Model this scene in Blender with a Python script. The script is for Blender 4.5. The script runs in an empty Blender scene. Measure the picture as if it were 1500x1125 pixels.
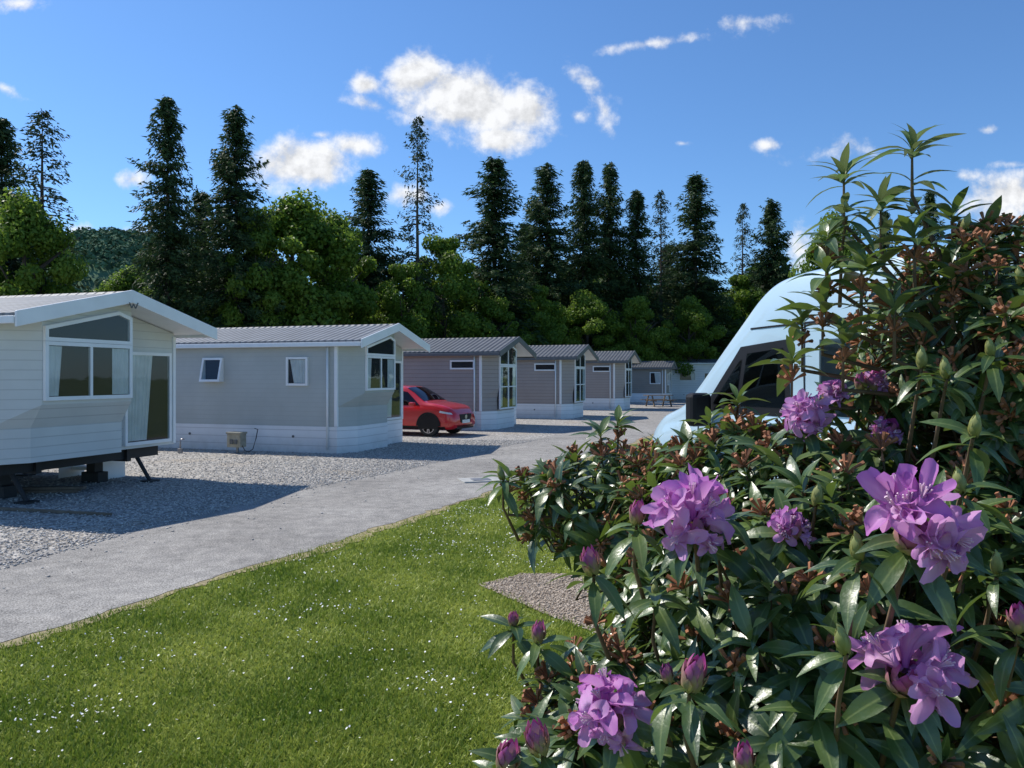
import bpy, math, random
import numpy as np
from mathutils import Vector, Matrix
random.seed(5); rng=np.random.default_rng(7)
S=bpy.context.scene
COL=S.collection
F=1127.0; CH=2.0; HV=551.0
def world_at(u,v,Y): return Vector(((u-750)/F*Y, Y, CH-(v-HV)/F*Y))
# ---------------------------------------------------------------- materials
class NT:
    def __init__(s,name):
        s.mat=bpy.data.materials.new(name); s.mat.use_nodes=True
        s.t=s.mat.node_tree; s.t.nodes.clear()
        s.out=s.t.nodes.new('ShaderNodeOutputMaterial')
    def n(s,typ,**k):
        nd=s.t.nodes.new(typ)
        for a,b in k.items(): setattr(nd,a,b)
        return nd
    def l(s,a,b): s.t.links.new(a,b)
def c4(c): return (c[0],c[1],c[2],1)
def principled(nt,col=None,rough=.5,spec=.5,metal=0,coat=0):
    p=nt.n('ShaderNodeBsdfPrincipled')
    p.inputs['Roughness'].default_value=rough
    p.inputs['Specular IOR Level'].default_value=spec
    p.inputs['Metallic'].default_value=metal
    p.inputs['Coat Weight'].default_value=coat
    if col: p.inputs['Base Color'].default_value=c4(col)
    nt.l(p.outputs[0],nt.out.inputs[0]); return p
def noise(nt,scale,detail=4,coord='Object',rough=.55,vec=None):
    if vec is None:
        tc=nt.n('ShaderNodeTexCoord'); vec=tc.outputs[coord]
    n=nt.n('ShaderNodeTexNoise'); n.inputs['Scale'].default_value=scale; n.inputs['Detail'].default_value=detail; n.inputs['Roughness'].default_value=rough
    nt.l(vec,n.inputs['Vector']); return n
def ramp(nt,fac,stops):
    r=nt.n('ShaderNodeValToRGB')
    while len(r.color_ramp.elements)<len(stops): r.color_ramp.elements.new(.5)
    for e,(p,c) in zip(r.color_ramp.elements,stops): e.position=p; e.color=c4(c)
    nt.l(fac,r.inputs[0]); return r
def mixc(nt,fac,a,b,bt='MIX'):
    m=nt.n('ShaderNodeMix',data_type='RGBA',blend_type=bt)
    if isinstance(fac,(int,float)): m.inputs[0].default_value=fac
    else: nt.l(fac,m.inputs[0])
    for s_,k in ((a,6),(b,7)):
        if isinstance(s_,tuple): m.inputs[k].default_value=c4(s_)
        else: nt.l(s_,m.inputs[k])
    return m.outputs[2]
def math_(nt,op,a,b=None,c=None):
    m=nt.n('ShaderNodeMath',operation=op)
    for k,x in enumerate((a,b,c)):
        if x is None: continue
        if isinstance(x,(int,float)): m.inputs[k].default_value=x
        else: nt.l(x,m.inputs[k])
    return m.outputs[0]
def bump(nt,h,p,strength=.3,dist=.02):
    b=nt.n('ShaderNodeBump'); b.inputs['Strength'].default_value=strength; b.inputs['Distance'].default_value=dist
    nt.l(h,b.inputs['Height']); nt.l(b.outputs[0],p.inputs['Normal'])
def m_plain(name,col,rough=.5,spec=.5,metal=0,coat=0,var=.12,scale=3):
    nt=NT(name); p=principled(nt,col,rough,spec,metal,coat)
    n=noise(nt,scale,5)
    a=tuple(x*(1-var) for x in col); b=tuple(min(1,x*(1+var)) for x in col)
    r=ramp(nt,n.outputs[0],[(.3,a),(.7,b)]); nt.l(r.outputs[0],p.inputs['Base Color']); return nt.mat
def m_clad(name,col,pitch=.15,depth=.012,dark=.6):
    nt=NT(name); p=principled(nt,col,.5,.4)
    tc=nt.n('ShaderNodeTexCoord'); sp=nt.n('ShaderNodeSeparateXYZ'); nt.l(tc.outputs['Object'],sp.inputs[0])
    fr=math_(nt,'FRACT',math_(nt,'DIVIDE',sp.outputs[2],pitch))
    line=nt.n('ShaderNodeMapRange',interpolation_type='SMOOTHSTEP'); nt.l(fr,line.inputs[0]); line.inputs[1].default_value=.86; line.inputs[2].default_value=.97
    n=noise(nt,1.3,6); r=ramp(nt,n.outputs[0],[(.3,tuple(x*.92 for x in col)),(.7,tuple(x*1.05 for x in col))])
    d=tuple(x*dark for x in col)
    c=mixc(nt,line.outputs[0],r.outputs[0],d)
    # faint rain and splash dirt toward the bottom
    dz=nt.n('ShaderNodeMapRange'); nt.l(sp.outputs[2],dz.inputs[0]); dz.inputs[1].default_value=.5; dz.inputs[2].default_value=0; 
    dn=math_(nt,'MULTIPLY',math_(nt,'MULTIPLY',dz.outputs[0],noise(nt,5,5).outputs[0]),.55)
    c=mixc(nt,dn,c,(.22,.2,.16)); nt.l(c,p.inputs['Base Color'])
    h=math_(nt,'SUBTRACT',1.0,fr); bump(nt,h,p,.6,depth); return nt.mat
def m_roof(name,col):
    nt=NT(name); p=principled(nt,col,.55,.35)
    tc=nt.n('ShaderNodeTexCoord'); sp=nt.n('ShaderNodeSeparateXYZ'); nt.l(tc.outputs['Object'],sp.inputs[0])
    w=math_(nt,'SINE',math_(nt,'MULTIPLY',sp.outputs[0],2*math.pi/.2))
    st=math_(nt,'FRACT',math_(nt,'DIVIDE',sp.outputs[1],.35))
    h=math_(nt,'ADD',math_(nt,'MULTIPLY',w,.5),math_(nt,'MULTIPLY',st,.7))
    n=noise(nt,2,6); r=ramp(nt,n.outputs[0],[(.3,tuple(x*.8 for x in col)),(.7,tuple(x*1.15 for x in col))])
    c=mixc(nt,math_(nt,'MULTIPLY',math_(nt,'LESS_THAN',w,-.6),.5),r.outputs[0],tuple(x*.35 for x in col))
    c=mixc(nt,math_(nt,'MULTIPLY',math_(nt,'LESS_THAN',st,.12),.5),c,tuple(x*.35 for x in col))
    nt.l(c,p.inputs['Base Color'])
    bump(nt,h,p,.9,.03); return nt.mat
def m_leaf(name,ca,cb,trans=.3,rough=.5,spec=.4,tcol=None,midrib=False,attr='rnd'):
    nt=NT(name)
    at=nt.n('ShaderNodeAttribute',attribute_name=attr)
    r=ramp(nt,at.outputs['Fac'],[(0,ca),(1,cb)]); col=r.outputs[0]
    p=nt.n('ShaderNodeBsdfPrincipled'); p.inputs['Roughness'].default_value=rough; p.inputs['Specular IOR Level'].default_value=spec
    if midrib:
        uv=nt.n('ShaderNodeAttribute',attribute_name='lx')
        ax=math_(nt,'ABSOLUTE',uv.outputs['Fac'])
        ms=nt.n('ShaderNodeMapRange'); nt.l(ax,ms.inputs[0]); ms.inputs[1].default_value=.16; ms.inputs[2].default_value=.02
        col=mixc(nt,math_(nt,'MULTIPLY',ms.outputs[0],.55),col,(.26,.32,.11))
        sp_=ramp(nt,noise(nt,9,4).outputs[0],[(.66,(0,0,0)),(.74,(1,1,1))])
        col=mixc(nt,math_(nt,'MULTIPLY',sp_.outputs[0],.4),col,(.16,.13,.03))
        g=nt.n('ShaderNodeNewGeometry'); col=mixc(nt,math_(nt,'MULTIPLY',g.outputs['Backfacing'],.7),col,(.2,.24,.11))
        n=noise(nt,60,3); bump(nt,n.outputs[0],p,.35,.004)
        rr=nt.n('ShaderNodeMapRange'); nt.l(noise(nt,18,2).outputs[0],rr.inputs[0]); rr.inputs[3].default_value=rough-.1; rr.inputs[4].default_value=rough+.18; nt.l(rr.outputs[0],p.inputs['Roughness'])
    nt.l(col,p.inputs['Base Color'])
    t=nt.n('ShaderNodeBsdfTranslucent')
    if tcol: t.inputs[0].default_value=c4(tcol)
    else: nt.l(col,t.inputs[0])
    mx=nt.n('ShaderNodeMixShader'); mx.inputs[0].default_value=trans
    nt.l(p.outputs[0],mx.inputs[1]); nt.l(t.outputs[0],mx.inputs[2]); nt.l(mx.outputs[0],nt.out.inputs[0]); return nt.mat
def m_glass(name,tint=(.75,.8,.8),base=.1,edge=.85):
    nt=NT(name)
    tr=nt.n('ShaderNodeBsdfTransparent'); tr.inputs[0].default_value=c4(tint)
    gl=nt.n('ShaderNodeBsdfGlossy'); gl.inputs['Roughness'].default_value=.02; gl.inputs[0].default_value=(.95,.97,1,1)
    n=noise(nt,1.2,2); b=nt.n('ShaderNodeBump'); b.inputs['Strength'].default_value=.15; b.inputs['Distance'].default_value=.02; nt.l(n.outputs[0],b.inputs['Height']); nt.l(b.outputs[0],gl.inputs['Normal'])
    lw=nt.n('ShaderNodeLayerWeight'); lw.inputs[0].default_value=.5
    f=math_(nt,'MINIMUM',math_(nt,'MULTIPLY_ADD',math_(nt,'POWER',lw.outputs['Facing'],4.0),edge,base),1)
    mx=nt.n('ShaderNodeMixShader'); nt.l(f,mx.inputs[0]); nt.l(tr.outputs[0],mx.inputs[1]); nt.l(gl.outputs[0],mx.inputs[2]); nt.l(mx.outputs[0],nt.out.inputs[0]); return nt.mat
M={}
M['white']=m_plain('white_plastic',(.82,.83,.83),.4,.5,var=.05)
M['whiteclad']=m_clad('white_skirt_boards',(.82,.82,.82),.2,.006,.72)
M['cream']=m_clad('pale_cladding',(.64,.65,.62),.15,.006,.78)
M['grey']=m_clad('grey_cladding',(.45,.475,.455),.12,.003,.9)
M['taupe']=m_clad('taupe_cladding',(.36,.31,.285),.15,.012,.6)
M['taupe2']=m_clad('brown_taupe_cladding',(.29,.255,.22),.15,.012,.6)
M['rooflight']=m_roof('grey_roof_tiles',(.16,.175,.195))
M['roofdark']=m_roof('dark_grey_roof_tiles',(.09,.098,.11))
M['barge_grey']=m_plain('grey_trim',(.12,.125,.13),.45)
M['dark']=m_plain('dark_interior',(.02,.018,.025),.8)
M['black']=m_plain('black_rubber',(.02,.02,.021),.65)
M['blacktrim']=m_plain('black_trim',(.012,.012,.014),.5,.25)
M['steel']=m_plain('galvanised_steel',(.3,.3,.31),.45,metal=.6)
M['chrome']=m_plain('alloy',(.5,.5,.52),.28,metal=.9)
M['glass']=m_glass('window_glass',base=.045)
M['carglass']=m_glass('car_glass',(.12,.15,.16),.04,.6)
M['curtain']=m_plain('curtain_fabric',(.8,.8,.8),.8,.1)
M['red']=m_plain('red_car_paint',(.55,.006,.01),.28,.5,coat=1,var=.05)
M['blue']=m_plain('pale_blue_paint',(.46,.61,.71),.35,.5,coat=.7,var=.05,scale=1)
M['lamp']=m_plain('headlamp_lens',(.6,.62,.65),.08,1)
M['plate']=m_plain('number_plate',(.75,.75,.72),.4)
M['box']=m_plain('weathered_utility_box',(.33,.31,.24),.6,var=.25,scale=9)
M['wood']=m_plain('weathered_timber',(.16,.12,.085),.75,var=.3,scale=6)
M['concrete']=m_plain('concrete',(.38,.38,.36),.85,var=.2,scale=8)
M['bark']=m_plain('bark',(.085,.07,.058),.9,.2,var=.35,scale=4)
M['twig']=m_plain('shrub_stem',(.15,.10,.06),.75,.3,var=.3,scale=20)
M['deadhead']=m_plain('dead_flower_brown',(.34,.15,.08),.8,.2,var=.45,scale=30)
M['conifer']=m_leaf('conifer_needles',(.018,.04,.018),(.07,.115,.036),.26,.6,.2)
M['conifer2']=m_leaf('sparse_conifer_needles',(.025,.045,.022),(.07,.10,.045),.2,.6,.2)
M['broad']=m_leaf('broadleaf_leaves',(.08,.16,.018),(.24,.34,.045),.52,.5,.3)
M['broadshade']=m_leaf('shaded_broadleaf_leaves',(.035,.078,.014),(.11,.185,.028),.45,.55,.3)  # darker broadleaf copy, the understorey shade is put into the leaf colour
M['rleaf']=m_leaf('rhododendron_leaf',(.03,.066,.02),(.115,.175,.045),.17,.30,.7,tcol=(.24,.36,.05),midrib=True)
M['rleafnew']=m_leaf('rhododendron_young_leaf',(.09,.16,.03),(.20,.28,.06),.34,.40,.4,midrib=True)
M['petal']=m_leaf('rhododendron_petal',(.87,.57,.82),(.56,.16,.56),.45,.5,.2)
M['budgreen']=m_leaf('green_bud',(.20,.20,.05),(.36,.38,.13),.15,.45,.4)
M['budpurple']=m_leaf('purple_bud',(.36,.32,.11),(.45,.07,.30),.2,.45,.4)
M['stamen']=m_plain('stamen',(.75,.5,.62),.5)
M['grassblade']=m_leaf('grass_blade',(.135,.215,.024),(.46,.50,.10),.35,.5,.3)
M['daisy']=m_plain('daisy_white',(.85,.85,.82),.6)
nt=NT('lawn_ground'); p=principled(nt,None,.85,.2)
n1=noise(nt,.7,6); n2=noise(nt,25,5)
r1=ramp(nt,n1.outputs[0],[(.3,(.14,.21,.028)),(.55,(.22,.28,.05)),(.75,(.31,.33,.09))])
r2=ramp(nt,n2.outputs[0],[(.3,(.5,.5,.45)),(.7,(1.25,1.2,1.1))])
nt.l(mixc(nt,1,r1.outputs[0],r2.outputs[0],'MULTIPLY'),p.inputs['Base Color']); bump(nt,noise(nt,60,4).outputs[0],p,.8,.03)
M['lawn']=nt.mat
def m_gravel(name,ca,cb,sc,patch=(.36,.29,.2)):
    nt=NT(name); p=principled(nt,None,.85,.25)
    tc=nt.n('ShaderNodeTexCoord')
    v=nt.n('ShaderNodeTexVoronoi'); v.inputs['Scale'].default_value=sc; nt.l(tc.outputs['Object'],v.inputs['Vector'])
    v2=nt.n('ShaderNodeTexVoronoi'); v2.inputs['Scale'].default_value=sc*.45; nt.l(tc.outputs['Object'],v2.inputs['Vector'])
    bw=nt.n('ShaderNodeRGBToBW'); nt.l(v.outputs['Color'],bw.inputs[0])
    r=ramp(nt,bw.outputs[0],[(.15,ca),(.85,cb)])
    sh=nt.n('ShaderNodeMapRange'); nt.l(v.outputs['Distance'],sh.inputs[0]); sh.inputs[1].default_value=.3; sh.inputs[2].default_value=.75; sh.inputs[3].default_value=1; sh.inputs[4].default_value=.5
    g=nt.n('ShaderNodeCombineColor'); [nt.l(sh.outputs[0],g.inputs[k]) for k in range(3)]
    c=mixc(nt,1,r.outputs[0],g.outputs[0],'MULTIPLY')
    pn=ramp(nt,noise(nt,.35,5).outputs[0],[(.55,(0,0,0)),(.68,(1,1,1))])
    c=mixc(nt,math_(nt,'MULTIPLY',pn.outputs[0],.6),c,patch)
    nt.l(c,p.inputs['Base Color'])
    bump(nt,math_(nt,'MULTIPLY',math_(nt,'ADD',v.outputs['Distance'],v2.outputs['Distance']),-1),p,.9,.025)
    return nt.mat
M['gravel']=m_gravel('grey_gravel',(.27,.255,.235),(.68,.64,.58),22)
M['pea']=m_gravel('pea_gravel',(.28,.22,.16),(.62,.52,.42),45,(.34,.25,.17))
nt=NT('worn_tarmac'); p=principled(nt,None,.85,.25)
ra=ramp(nt,noise(nt,.5,7).outputs[0],[(.3,(.28,.265,.245)),(.7,(.42,.40,.37))])
rb=ramp(nt,noise(nt,70,4).outputs[0],[(.36,(.42,.42,.42)),(.64,(1.35,1.35,1.35))])
rc=ramp(nt,noise(nt,5,7).outputs[0],[(.35,(.8,.8,.8)),(.65,(1.1,1.09,1.07))])
c=mixc(nt,1,mixc(nt,1,ra.outputs[0],rb.outputs[0],'MULTIPLY'),rc.outputs[0],'MULTIPLY')
cr=ramp(nt,noise(nt,1.1,9,rough=.7).outputs[0],[(.485,(1,1,1)),(.497,(.72,.72,.72)),(.51,(1,1,1))])
c=mixc(nt,1,c,cr.outputs[0],'MULTIPLY')
nt.l(c,p.inputs['Base Color']); bump(nt,noise(nt,90,3).outputs[0],p,.6,.012); M['road']=nt.mat
M['verge']=m_plain('dry_grass_edge',(.32,.27,.16),.95,.1,var=.35,scale=12)
M['stone']=m_leaf('loose_stone',(.26,.25,.24),(.68,.64,.58),.0,.85,.2)
M['peastone']=m_leaf('pea_stone',(.28,.21,.15),(.66,.55,.44),.0,.8,.2)
M['hill']=m_plain('hazy_woodland',(.095,.165,.095),.95,.1,var=.4,scale=.15)  # distance haze is mixed into this woodland green
# ---------------------------------------------------------------- mesh tools
def raw_mesh(name,v,f,attrs=None,smooth=False):
    me=bpy.data.meshes.new(name)
    v=np.asarray(v,dtype=np.float32); f=np.asarray(f,dtype=np.int32)
    k=f.shape[1]
    me.vertices.add(len(v)); me.vertices.foreach_set('co',v.ravel())
    me.loops.add(f.size); me.loops.foreach_set('vertex_index',f.ravel())
    me.polygons.add(len(f)); me.polygons.foreach_set('loop_start',np.arange(0,f.size,k,dtype=np.int32)); me.polygons.foreach_set('loop_total',np.full(len(f),k,dtype=np.int32))
    if smooth: me.polygons.foreach_set('use_smooth',np.ones(len(f),dtype=bool))
    for a,val in (attrs or {}).items():
        at=me.attributes.new(a,'FLOAT','POINT'); at.data.foreach_set('value',np.asarray(val,dtype=np.float32).ravel())
    me.update(calc_edges=True); me.validate(); return me
def link(name,data,mats=(),parent=None,label=None,cat=None,group=None,kind=None):
    o=bpy.data.objects.new(name,data); COL.objects.link(o)
    if data is not None:
        for m in mats:
            if len(data.materials)<len(mats): data.materials.append(M[m])
    if parent: o.parent=parent
    if label: o['label']=label
    if cat: o['category']=cat
    if group: o['group']=group
    if kind: o['kind']=kind
    return o
class MB:
    def __init__(s): s.v=[];s.f=[];s.m=[]
    def add(s,vs,fs,mi=0):
        b=len(s.v); s.v+= [tuple(x) for x in vs]; s.f+=[[b+i for i in f] for f in fs]; s.m+=[mi]*len(fs); return s
    def box(s,lo,hi,mi=0):
        vs=[Vector((x,y,z)) for x in (lo[0],hi[0]) for y in (lo[1],hi[1]) for z in (lo[2],hi[2])]
        return s.add(vs,[(0,1,3,2),(4,6,7,5),(0,4,5,1),(2,3,7,6),(0,2,6,4),(1,5,7,3)],mi)
    def prism(s,pts,off,mi=0):
        pts=[Vector(q) for q in pts]; off=Vector(off); n=len(pts)
        return s.add(pts+[q+off for q in pts],[list(range(n))[::-1],list(range(n,2*n))]+[(i,(i+1)%n,n+(i+1)%n,n+i) for i in range(n)],mi)
    def tube(s,pts,rad,n=8,mi=0,cap=True):
        pts=[Vector(q) for q in pts]; b=[];
        if isinstance(rad,(int,float)): rad=[rad]*len(pts)
        for i,q in enumerate(pts):
            d=(pts[min(i+1,len(pts)-1)]-pts[max(i-1,0)]).normalized()
            up=Vector((0,0,1)) if abs(d.z)<.9 else Vector((1,0,0))
            a=d.cross(up).normalized(); c=d.cross(a)
            b+=[q+rad[i]*(math.cos(t)*a+math.sin(t)*c) for t in [2*math.pi*k/n for k in range(n)]]
        fs=[(i*n+k,i*n+(k+1)%n,(i+1)*n+(k+1)%n,(i+1)*n+k) for i in range(len(pts)-1) for k in range(n)]
        if cap: fs+=[list(range(n))[::-1],list(range((len(pts)-1)*n,len(pts)*n))]
        return s.add(b,fs,mi)
    def obj(s,name,mats,parent=None,smooth=False,bevel=0,**k):
        me=bpy.data.meshes.new(name); me.from_pydata(s.v,[],s.f)
        for i,p in enumerate(me.polygons): p.material_index=s.m[i]; p.use_smooth=smooth
        o=link(name,me,mats,parent,**k)
        import bmesh
        bm=bmesh.new(); bm.from_mesh(me); bmesh.ops.recalc_face_normals(bm,faces=bm.faces); bm.to_mesh(me); bm.free()
        if bevel:
            md=o.modifiers.new('bevel','BEVEL'); md.width=bevel; md.segments=2; md.limit_method='ANGLE'
        return o
def thing(name,loc,rz,label,cat,group=None):
    e=bpy.data.objects.new(name,None); COL.objects.link(e); e.location=loc; e.rotation_euler=(0,0,rz); e.empty_display_size=.3
    e['label']=label; e['category']=cat
    if group: e['group']=group
    return e
# ---------------------------------------------------------------- camera, sun, world
cam=bpy.data.cameras.new('camera'); co=bpy.data.objects.new('camera',cam); COL.objects.link(co)
co.location=(0,0,CH); co.rotation_euler=(math.radians(90),0,0); cam.sensor_width=36; cam.lens=F/1500*36; cam.shift_y=-11.5/1500
cam.clip_start=.05; cam.clip_end=3000; S.camera=co
EL=math.radians(48.5); AZ=Vector((-.847,.532,0)).normalized()
sd=Vector((AZ.x*math.cos(EL),AZ.y*math.cos(EL),math.sin(EL)))
L=bpy.data.lights.new('sun','SUN'); L.energy=5.0; L.angle=math.radians(.5); L.color=(1,.95,.87)
lo=bpy.data.objects.new('sun',L); COL.objects.link(lo); lo.rotation_euler=sd.to_track_quat('Z','Y').to_euler()
S.view_settings.view_transform='Standard'; S.view_settings.look='None'; S.view_settings.exposure=0
W=bpy.data.worlds.new('World'); S.world=W; W.use_nodes=True
wt=W.node_tree; wt.nodes.clear()
class WN(NT):
    def __init__(s): s.t=wt; s.out=wt.nodes.new('ShaderNodeOutputWorld')
w=WN()
bg=w.n('ShaderNodeBackground'); bg.inputs[1].default_value=.15; w.l(bg.outputs[0],w.out.inputs[0])
sky=w.n('ShaderNodeTexSky'); sky.sky_type='NISHITA'; sky.sun_disc=False; sky.sun_elevation=EL; sky.sun_rotation=math.atan2(AZ.x,AZ.y)%(2*math.pi)
sky.air_density=1.0; sky.dust_density=.2; sky.ozone_density=3.0
tc=w.n('ShaderNodeTexCoord'); sp=w.n('ShaderNodeSeparateXYZ'); w.l(tc.outputs['Generated'],sp.inputs[0])
yy=math_(w,'MAXIMUM',sp.outputs[1],.05)
cb=w.n('ShaderNodeCombineXYZ'); w.l(math_(w,'DIVIDE',sp.outputs[0],yy),cb.inputs[0]); w.l(math_(w,'DIVIDE',sp.outputs[2],yy),cb.inputs[1])
P=cb.outputs[0]
clouds=[(690,150,165,66,-12,1.6),(610,112,66,50,0,1.5),(735,202,82,32,0,1.2),(775,165,66,44,0,1.2),(535,124,36,17,0,.9),(548,155,60,16,-15,.62),(865,122,50,18,-35,.62),(885,160,46,20,-70,.6),(846,170,26,18,0,.8),
 (950,64,105,11,8,.62),(440,243,104,52,5,1.45),(518,212,58,26,0,1.0),(196,263,36,20,0,.9),(122,341,30,14,0,.8),(188,338,50,11,5,.66),(1470,288,95,46,12,1.2),(1220,222,80,24,5,.6),(1122,212,26,11,0,.66),(1095,32,70,16,5,.55),(1410,258,45,14,0,.6),
 (8,130,40,12,-30,.6),(645,304,34,18,0,.85),(600,285,46,24,0,.9),(1000,210,20,6,0,.55),(1170,360,34,44,0,.7),(470,198,30,9,0,.6),(30,5,50,12,0,.6),(1480,240,40,10,5,.6),(1445,190,20,8,0,.6)]
m=None
for (u,v,ru,rv,ang,wgt) in clouds:
    mp=w.n('ShaderNodeMapping',vector_type='TEXTURE')
    mp.inputs['Location'].default_value=((u-750)/F,(HV-v)/F,0); mp.inputs['Rotation'].default_value=(0,0,math.radians(ang)); mp.inputs['Scale'].default_value=(ru/F,rv/F,1)
    w.l(P,mp.inputs['Vector'])
    ln=w.n('ShaderNodeVectorMath',operation='LENGTH'); w.l(mp.outputs[0],ln.inputs[0])
    val=math_(w,'MULTIPLY_ADD',ln.outputs['Value'],-wgt,wgt)
    m=val if m is None else math_(w,'MAXIMUM',m,val)
def wnoise(vec,scale,det=10,r=.62):
    n=w.n('ShaderNodeTexNoise'); n.inputs['Scale'].default_value=scale; n.inputs['Detail'].default_value=det; n.inputs['Roughness'].default_value=r; n.inputs['Distortion'].default_value=.1; w.l(vec,n.inputs['Vector']); return n.outputs[0]
nA=wnoise(P,22)
off=w.n('ShaderNodeVectorMath',operation='ADD'); w.l(P,off.inputs[0]); off.inputs[1].default_value=(-.007,.012,0)
nB=wnoise(off.outputs[0],22)
d=math_(w,'ADD',m,math_(w,'MULTIPLY',math_(w,'SUBTRACT',nA,.5),2.3))
mr=w.n('ShaderNodeMapRange',interpolation_type='SMOOTHSTEP'); w.l(d,mr.inputs[0]); mr.inputs[1].default_value=.05; mr.inputs[2].default_value=1.0
gate=math_(w,'MULTIPLY',math_(w,'GREATER_THAN',m,-.6),math_(w,'GREATER_THAN',sp.outputs[1],.06))
alpha=math_(w,'MULTIPLY',mr.outputs[0],gate)
shade=math_(w,'ADD',.96,math_(w,'MULTIPLY',math_(w,'SUBTRACT',nA,nB),1.3))
shc=w.n('ShaderNodeClamp'); w.l(shade,shc.inputs[0]); shc.inputs[1].default_value=.76; shc.inputs[2].default_value=1.08
cc=w.n('ShaderNodeVectorMath',operation='SCALE'); cc.inputs[0].default_value=(6.15,6.2,6.3); w.l(shc.outputs[0],cc.inputs['Scale'])
skc=mixc(w,1.0,sky.outputs[0],(.58,.81,1.04),'MULTIPLY')
w.l(mixc(w,math_(w,'MULTIPLY',alpha,.97),skc,cc.outputs[0]),bg.inputs[0])
# ---------------------------------------------------------------- ground
def ss(a,b,x): t=np.clip((x-a)/(b-a),0,1); return t*t*(3-2*t)
def gh(x,y): return .3*ss(.8,1.8,np.asarray(x,dtype=float))*(1-ss(10,14,np.asarray(y,dtype=float)))*ss(-6,-3,np.asarray(y,dtype=float))*(1-ss(9,13,np.asarray(x,dtype=float)))
xs=np.unique(np.concatenate([np.linspace(-900,-20,12),np.linspace(-20,16,73),np.linspace(16,900,12)]))
ys=np.unique(np.concatenate([np.linspace(-60,-8,5),np.linspace(-8,20,57),np.linspace(20,1400,16)]))
gx,gy=np.meshgrid(xs,ys); gv=np.stack([gx,gy,gh(gx,gy)],-1).reshape(-1,3)
nx=len(xs); ii=np.arange((len(ys)-1)*nx).reshape(len(ys)-1,nx)[:,:-1].ravel()
link('ground',raw_mesh('ground',gv,np.stack([ii,ii+1,ii+nx+1,ii+nx],1),smooth=True),['lawn'],kind='structure')
RR=[(-5.4,-3),(-4.8,0),(-4.3,3.5),(-3.81,5.72),(-3.2,7.0),(-2.47,8.7),(-1.44,10.8),(-.61,12.7),(1.4,17.6),(3.4,22.6),(6.9,32),(12.5,46),(20,64),(27,85)]
RL=[(-8.5,-3),(-7.6,0),(-6.6,4),(-5.6,7.6),(-5.1,9.8),(-3.95,13.4),(-2.59,16.2),(-.95,20.6),(1.12,25.3),(2.9,30.5),(5.9,39),(8.2,45),(14,60),(22,85)]
def dens(L_,step=.12,j=.03):
    out=[]; L_=[np.array(q,float) for q in L_]
    ph=random.random()*9; jj=0
    for a,b in zip(L_[:-1],L_[1:]):
        n=max(1,int(np.linalg.norm(b-a)/step)); 
        for k in range(n):
            q=a+(b-a)*k/n; jj=.75*jj+random.gauss(0,j); q=q+np.array([j*1.5*math.sin(q[1]*2.3+ph)+jj,0]); out.append(q)
    out.append(L_[-1]); return out
dr=dens(RR,j=.028); dl=dens(RL,j=.07)
def strip(name,A,B,z,mat):
    a=np.array(A); b=np.array(B)
    pts=[(q[0],q[1],z) for q in a]+[(q[0],q[1],z) for q in b[::-1]]
    me=bpy.data.meshes.new(name); me.from_pydata(pts,[],[list(range(len(pts)))]); return link(name,me,[mat],kind='structure')
strip('road',dr,dl,.012,'road')
pts=[(q[0]+.35,q[1]-.1) for q in dl]
me=bpy.data.meshes.new('gravel_yard'); pp=[(q[0],q[1],.005) for q in pts]+[(-90,85,.005),(-90,-3,.005)]
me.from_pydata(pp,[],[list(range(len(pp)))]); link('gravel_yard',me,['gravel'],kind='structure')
vg=[(q[0]+abs(random.gauss(0,.06))+.12*abs(math.sin(q[1]*1.3))+.12*max(0,math.sin(q[1]*.8)),q[1]) for q in dr]
strip('verge',vg,[(q[0]-.3,q[1]) for q in dr],.008,'verge')
BY=[1.0,3,5.2,5.9,6.46,7.34,7.7]; BX=[1.9,1.5,1.0,.72,.29,-.29,.1]
rows=[]; 
for y in np.linspace(.5,7.75,60):
    x0=float(np.interp(y,BY,BX))+random.uniform(-.03,.03)
    rows.append([(x,y,float(gh(x,y))+.012) for x in np.concatenate([np.linspace(x0,3.2,30),np.linspace(3.5,9,12)])])
bv=np.array(rows).reshape(-1,3); nx=42; ii=np.arange(59*nx).reshape(59,nx)[:,:-1].ravel()
link('gravel_bed',raw_mesh('gravel_bed',bv,np.stack([ii,ii+1,ii+nx+1,ii+nx],1),smooth=True),['pea'],kind='structure')
def inter(L_): a=np.array(L_); return a[:,1],a[:,0]
ry,rx=inter(RR)
N=430000
Y=3.3*(1-rng.random(N)*(1-(3.3/19)**.7))**(-1/.7); X=rng.uniform(-5.2,4.5,N)
keep=(X>np.interp(Y,ry,rx)+.03+.25*rng.random(N)**2)&(X>-.72*Y-.6)&(X<.35*Y+1)&((Y>7.75)|(X<np.interp(Y,BY,BX)+.04*rng.normal(size=N)))
X=X[keep];Y=Y[keep];n=len(X)
pn=.48+.27*np.sin(X*2.1+np.sin(Y*1.7))*np.cos(Y*1.5+X)+.22*np.sin(X*5+Y*3+np.sin(X*3))*np.sin(Y*4.5-X*2)+rng.normal(0,.24,n)
h=rng.uniform(.016,.04,n)*(1+Y*.02)*(.75+.5*np.clip(1-pn,0,1)); th=rng.random(n)*6.28; wd=rng.uniform(.003,.006,n)*(.7+Y*.1)
bz=gh(X,Y); dx=np.cos(th)*wd; dy=np.sin(th)*wd; lx=rng.normal(0,.02,n); ly=rng.normal(0,.02,n)
v=np.stack([np.stack([X-dx,Y-dy,bz],1),np.stack([X+dx,Y+dy,bz],1),np.stack([X+lx,Y+ly,bz+h],1)],1).reshape(-1,3)
link('grass',raw_mesh('grass',v,np.arange(3*n).reshape(-1,3),{'rnd':np.repeat(np.clip(pn,0,1),3)}),['grassblade'],kind='stuff')
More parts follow.
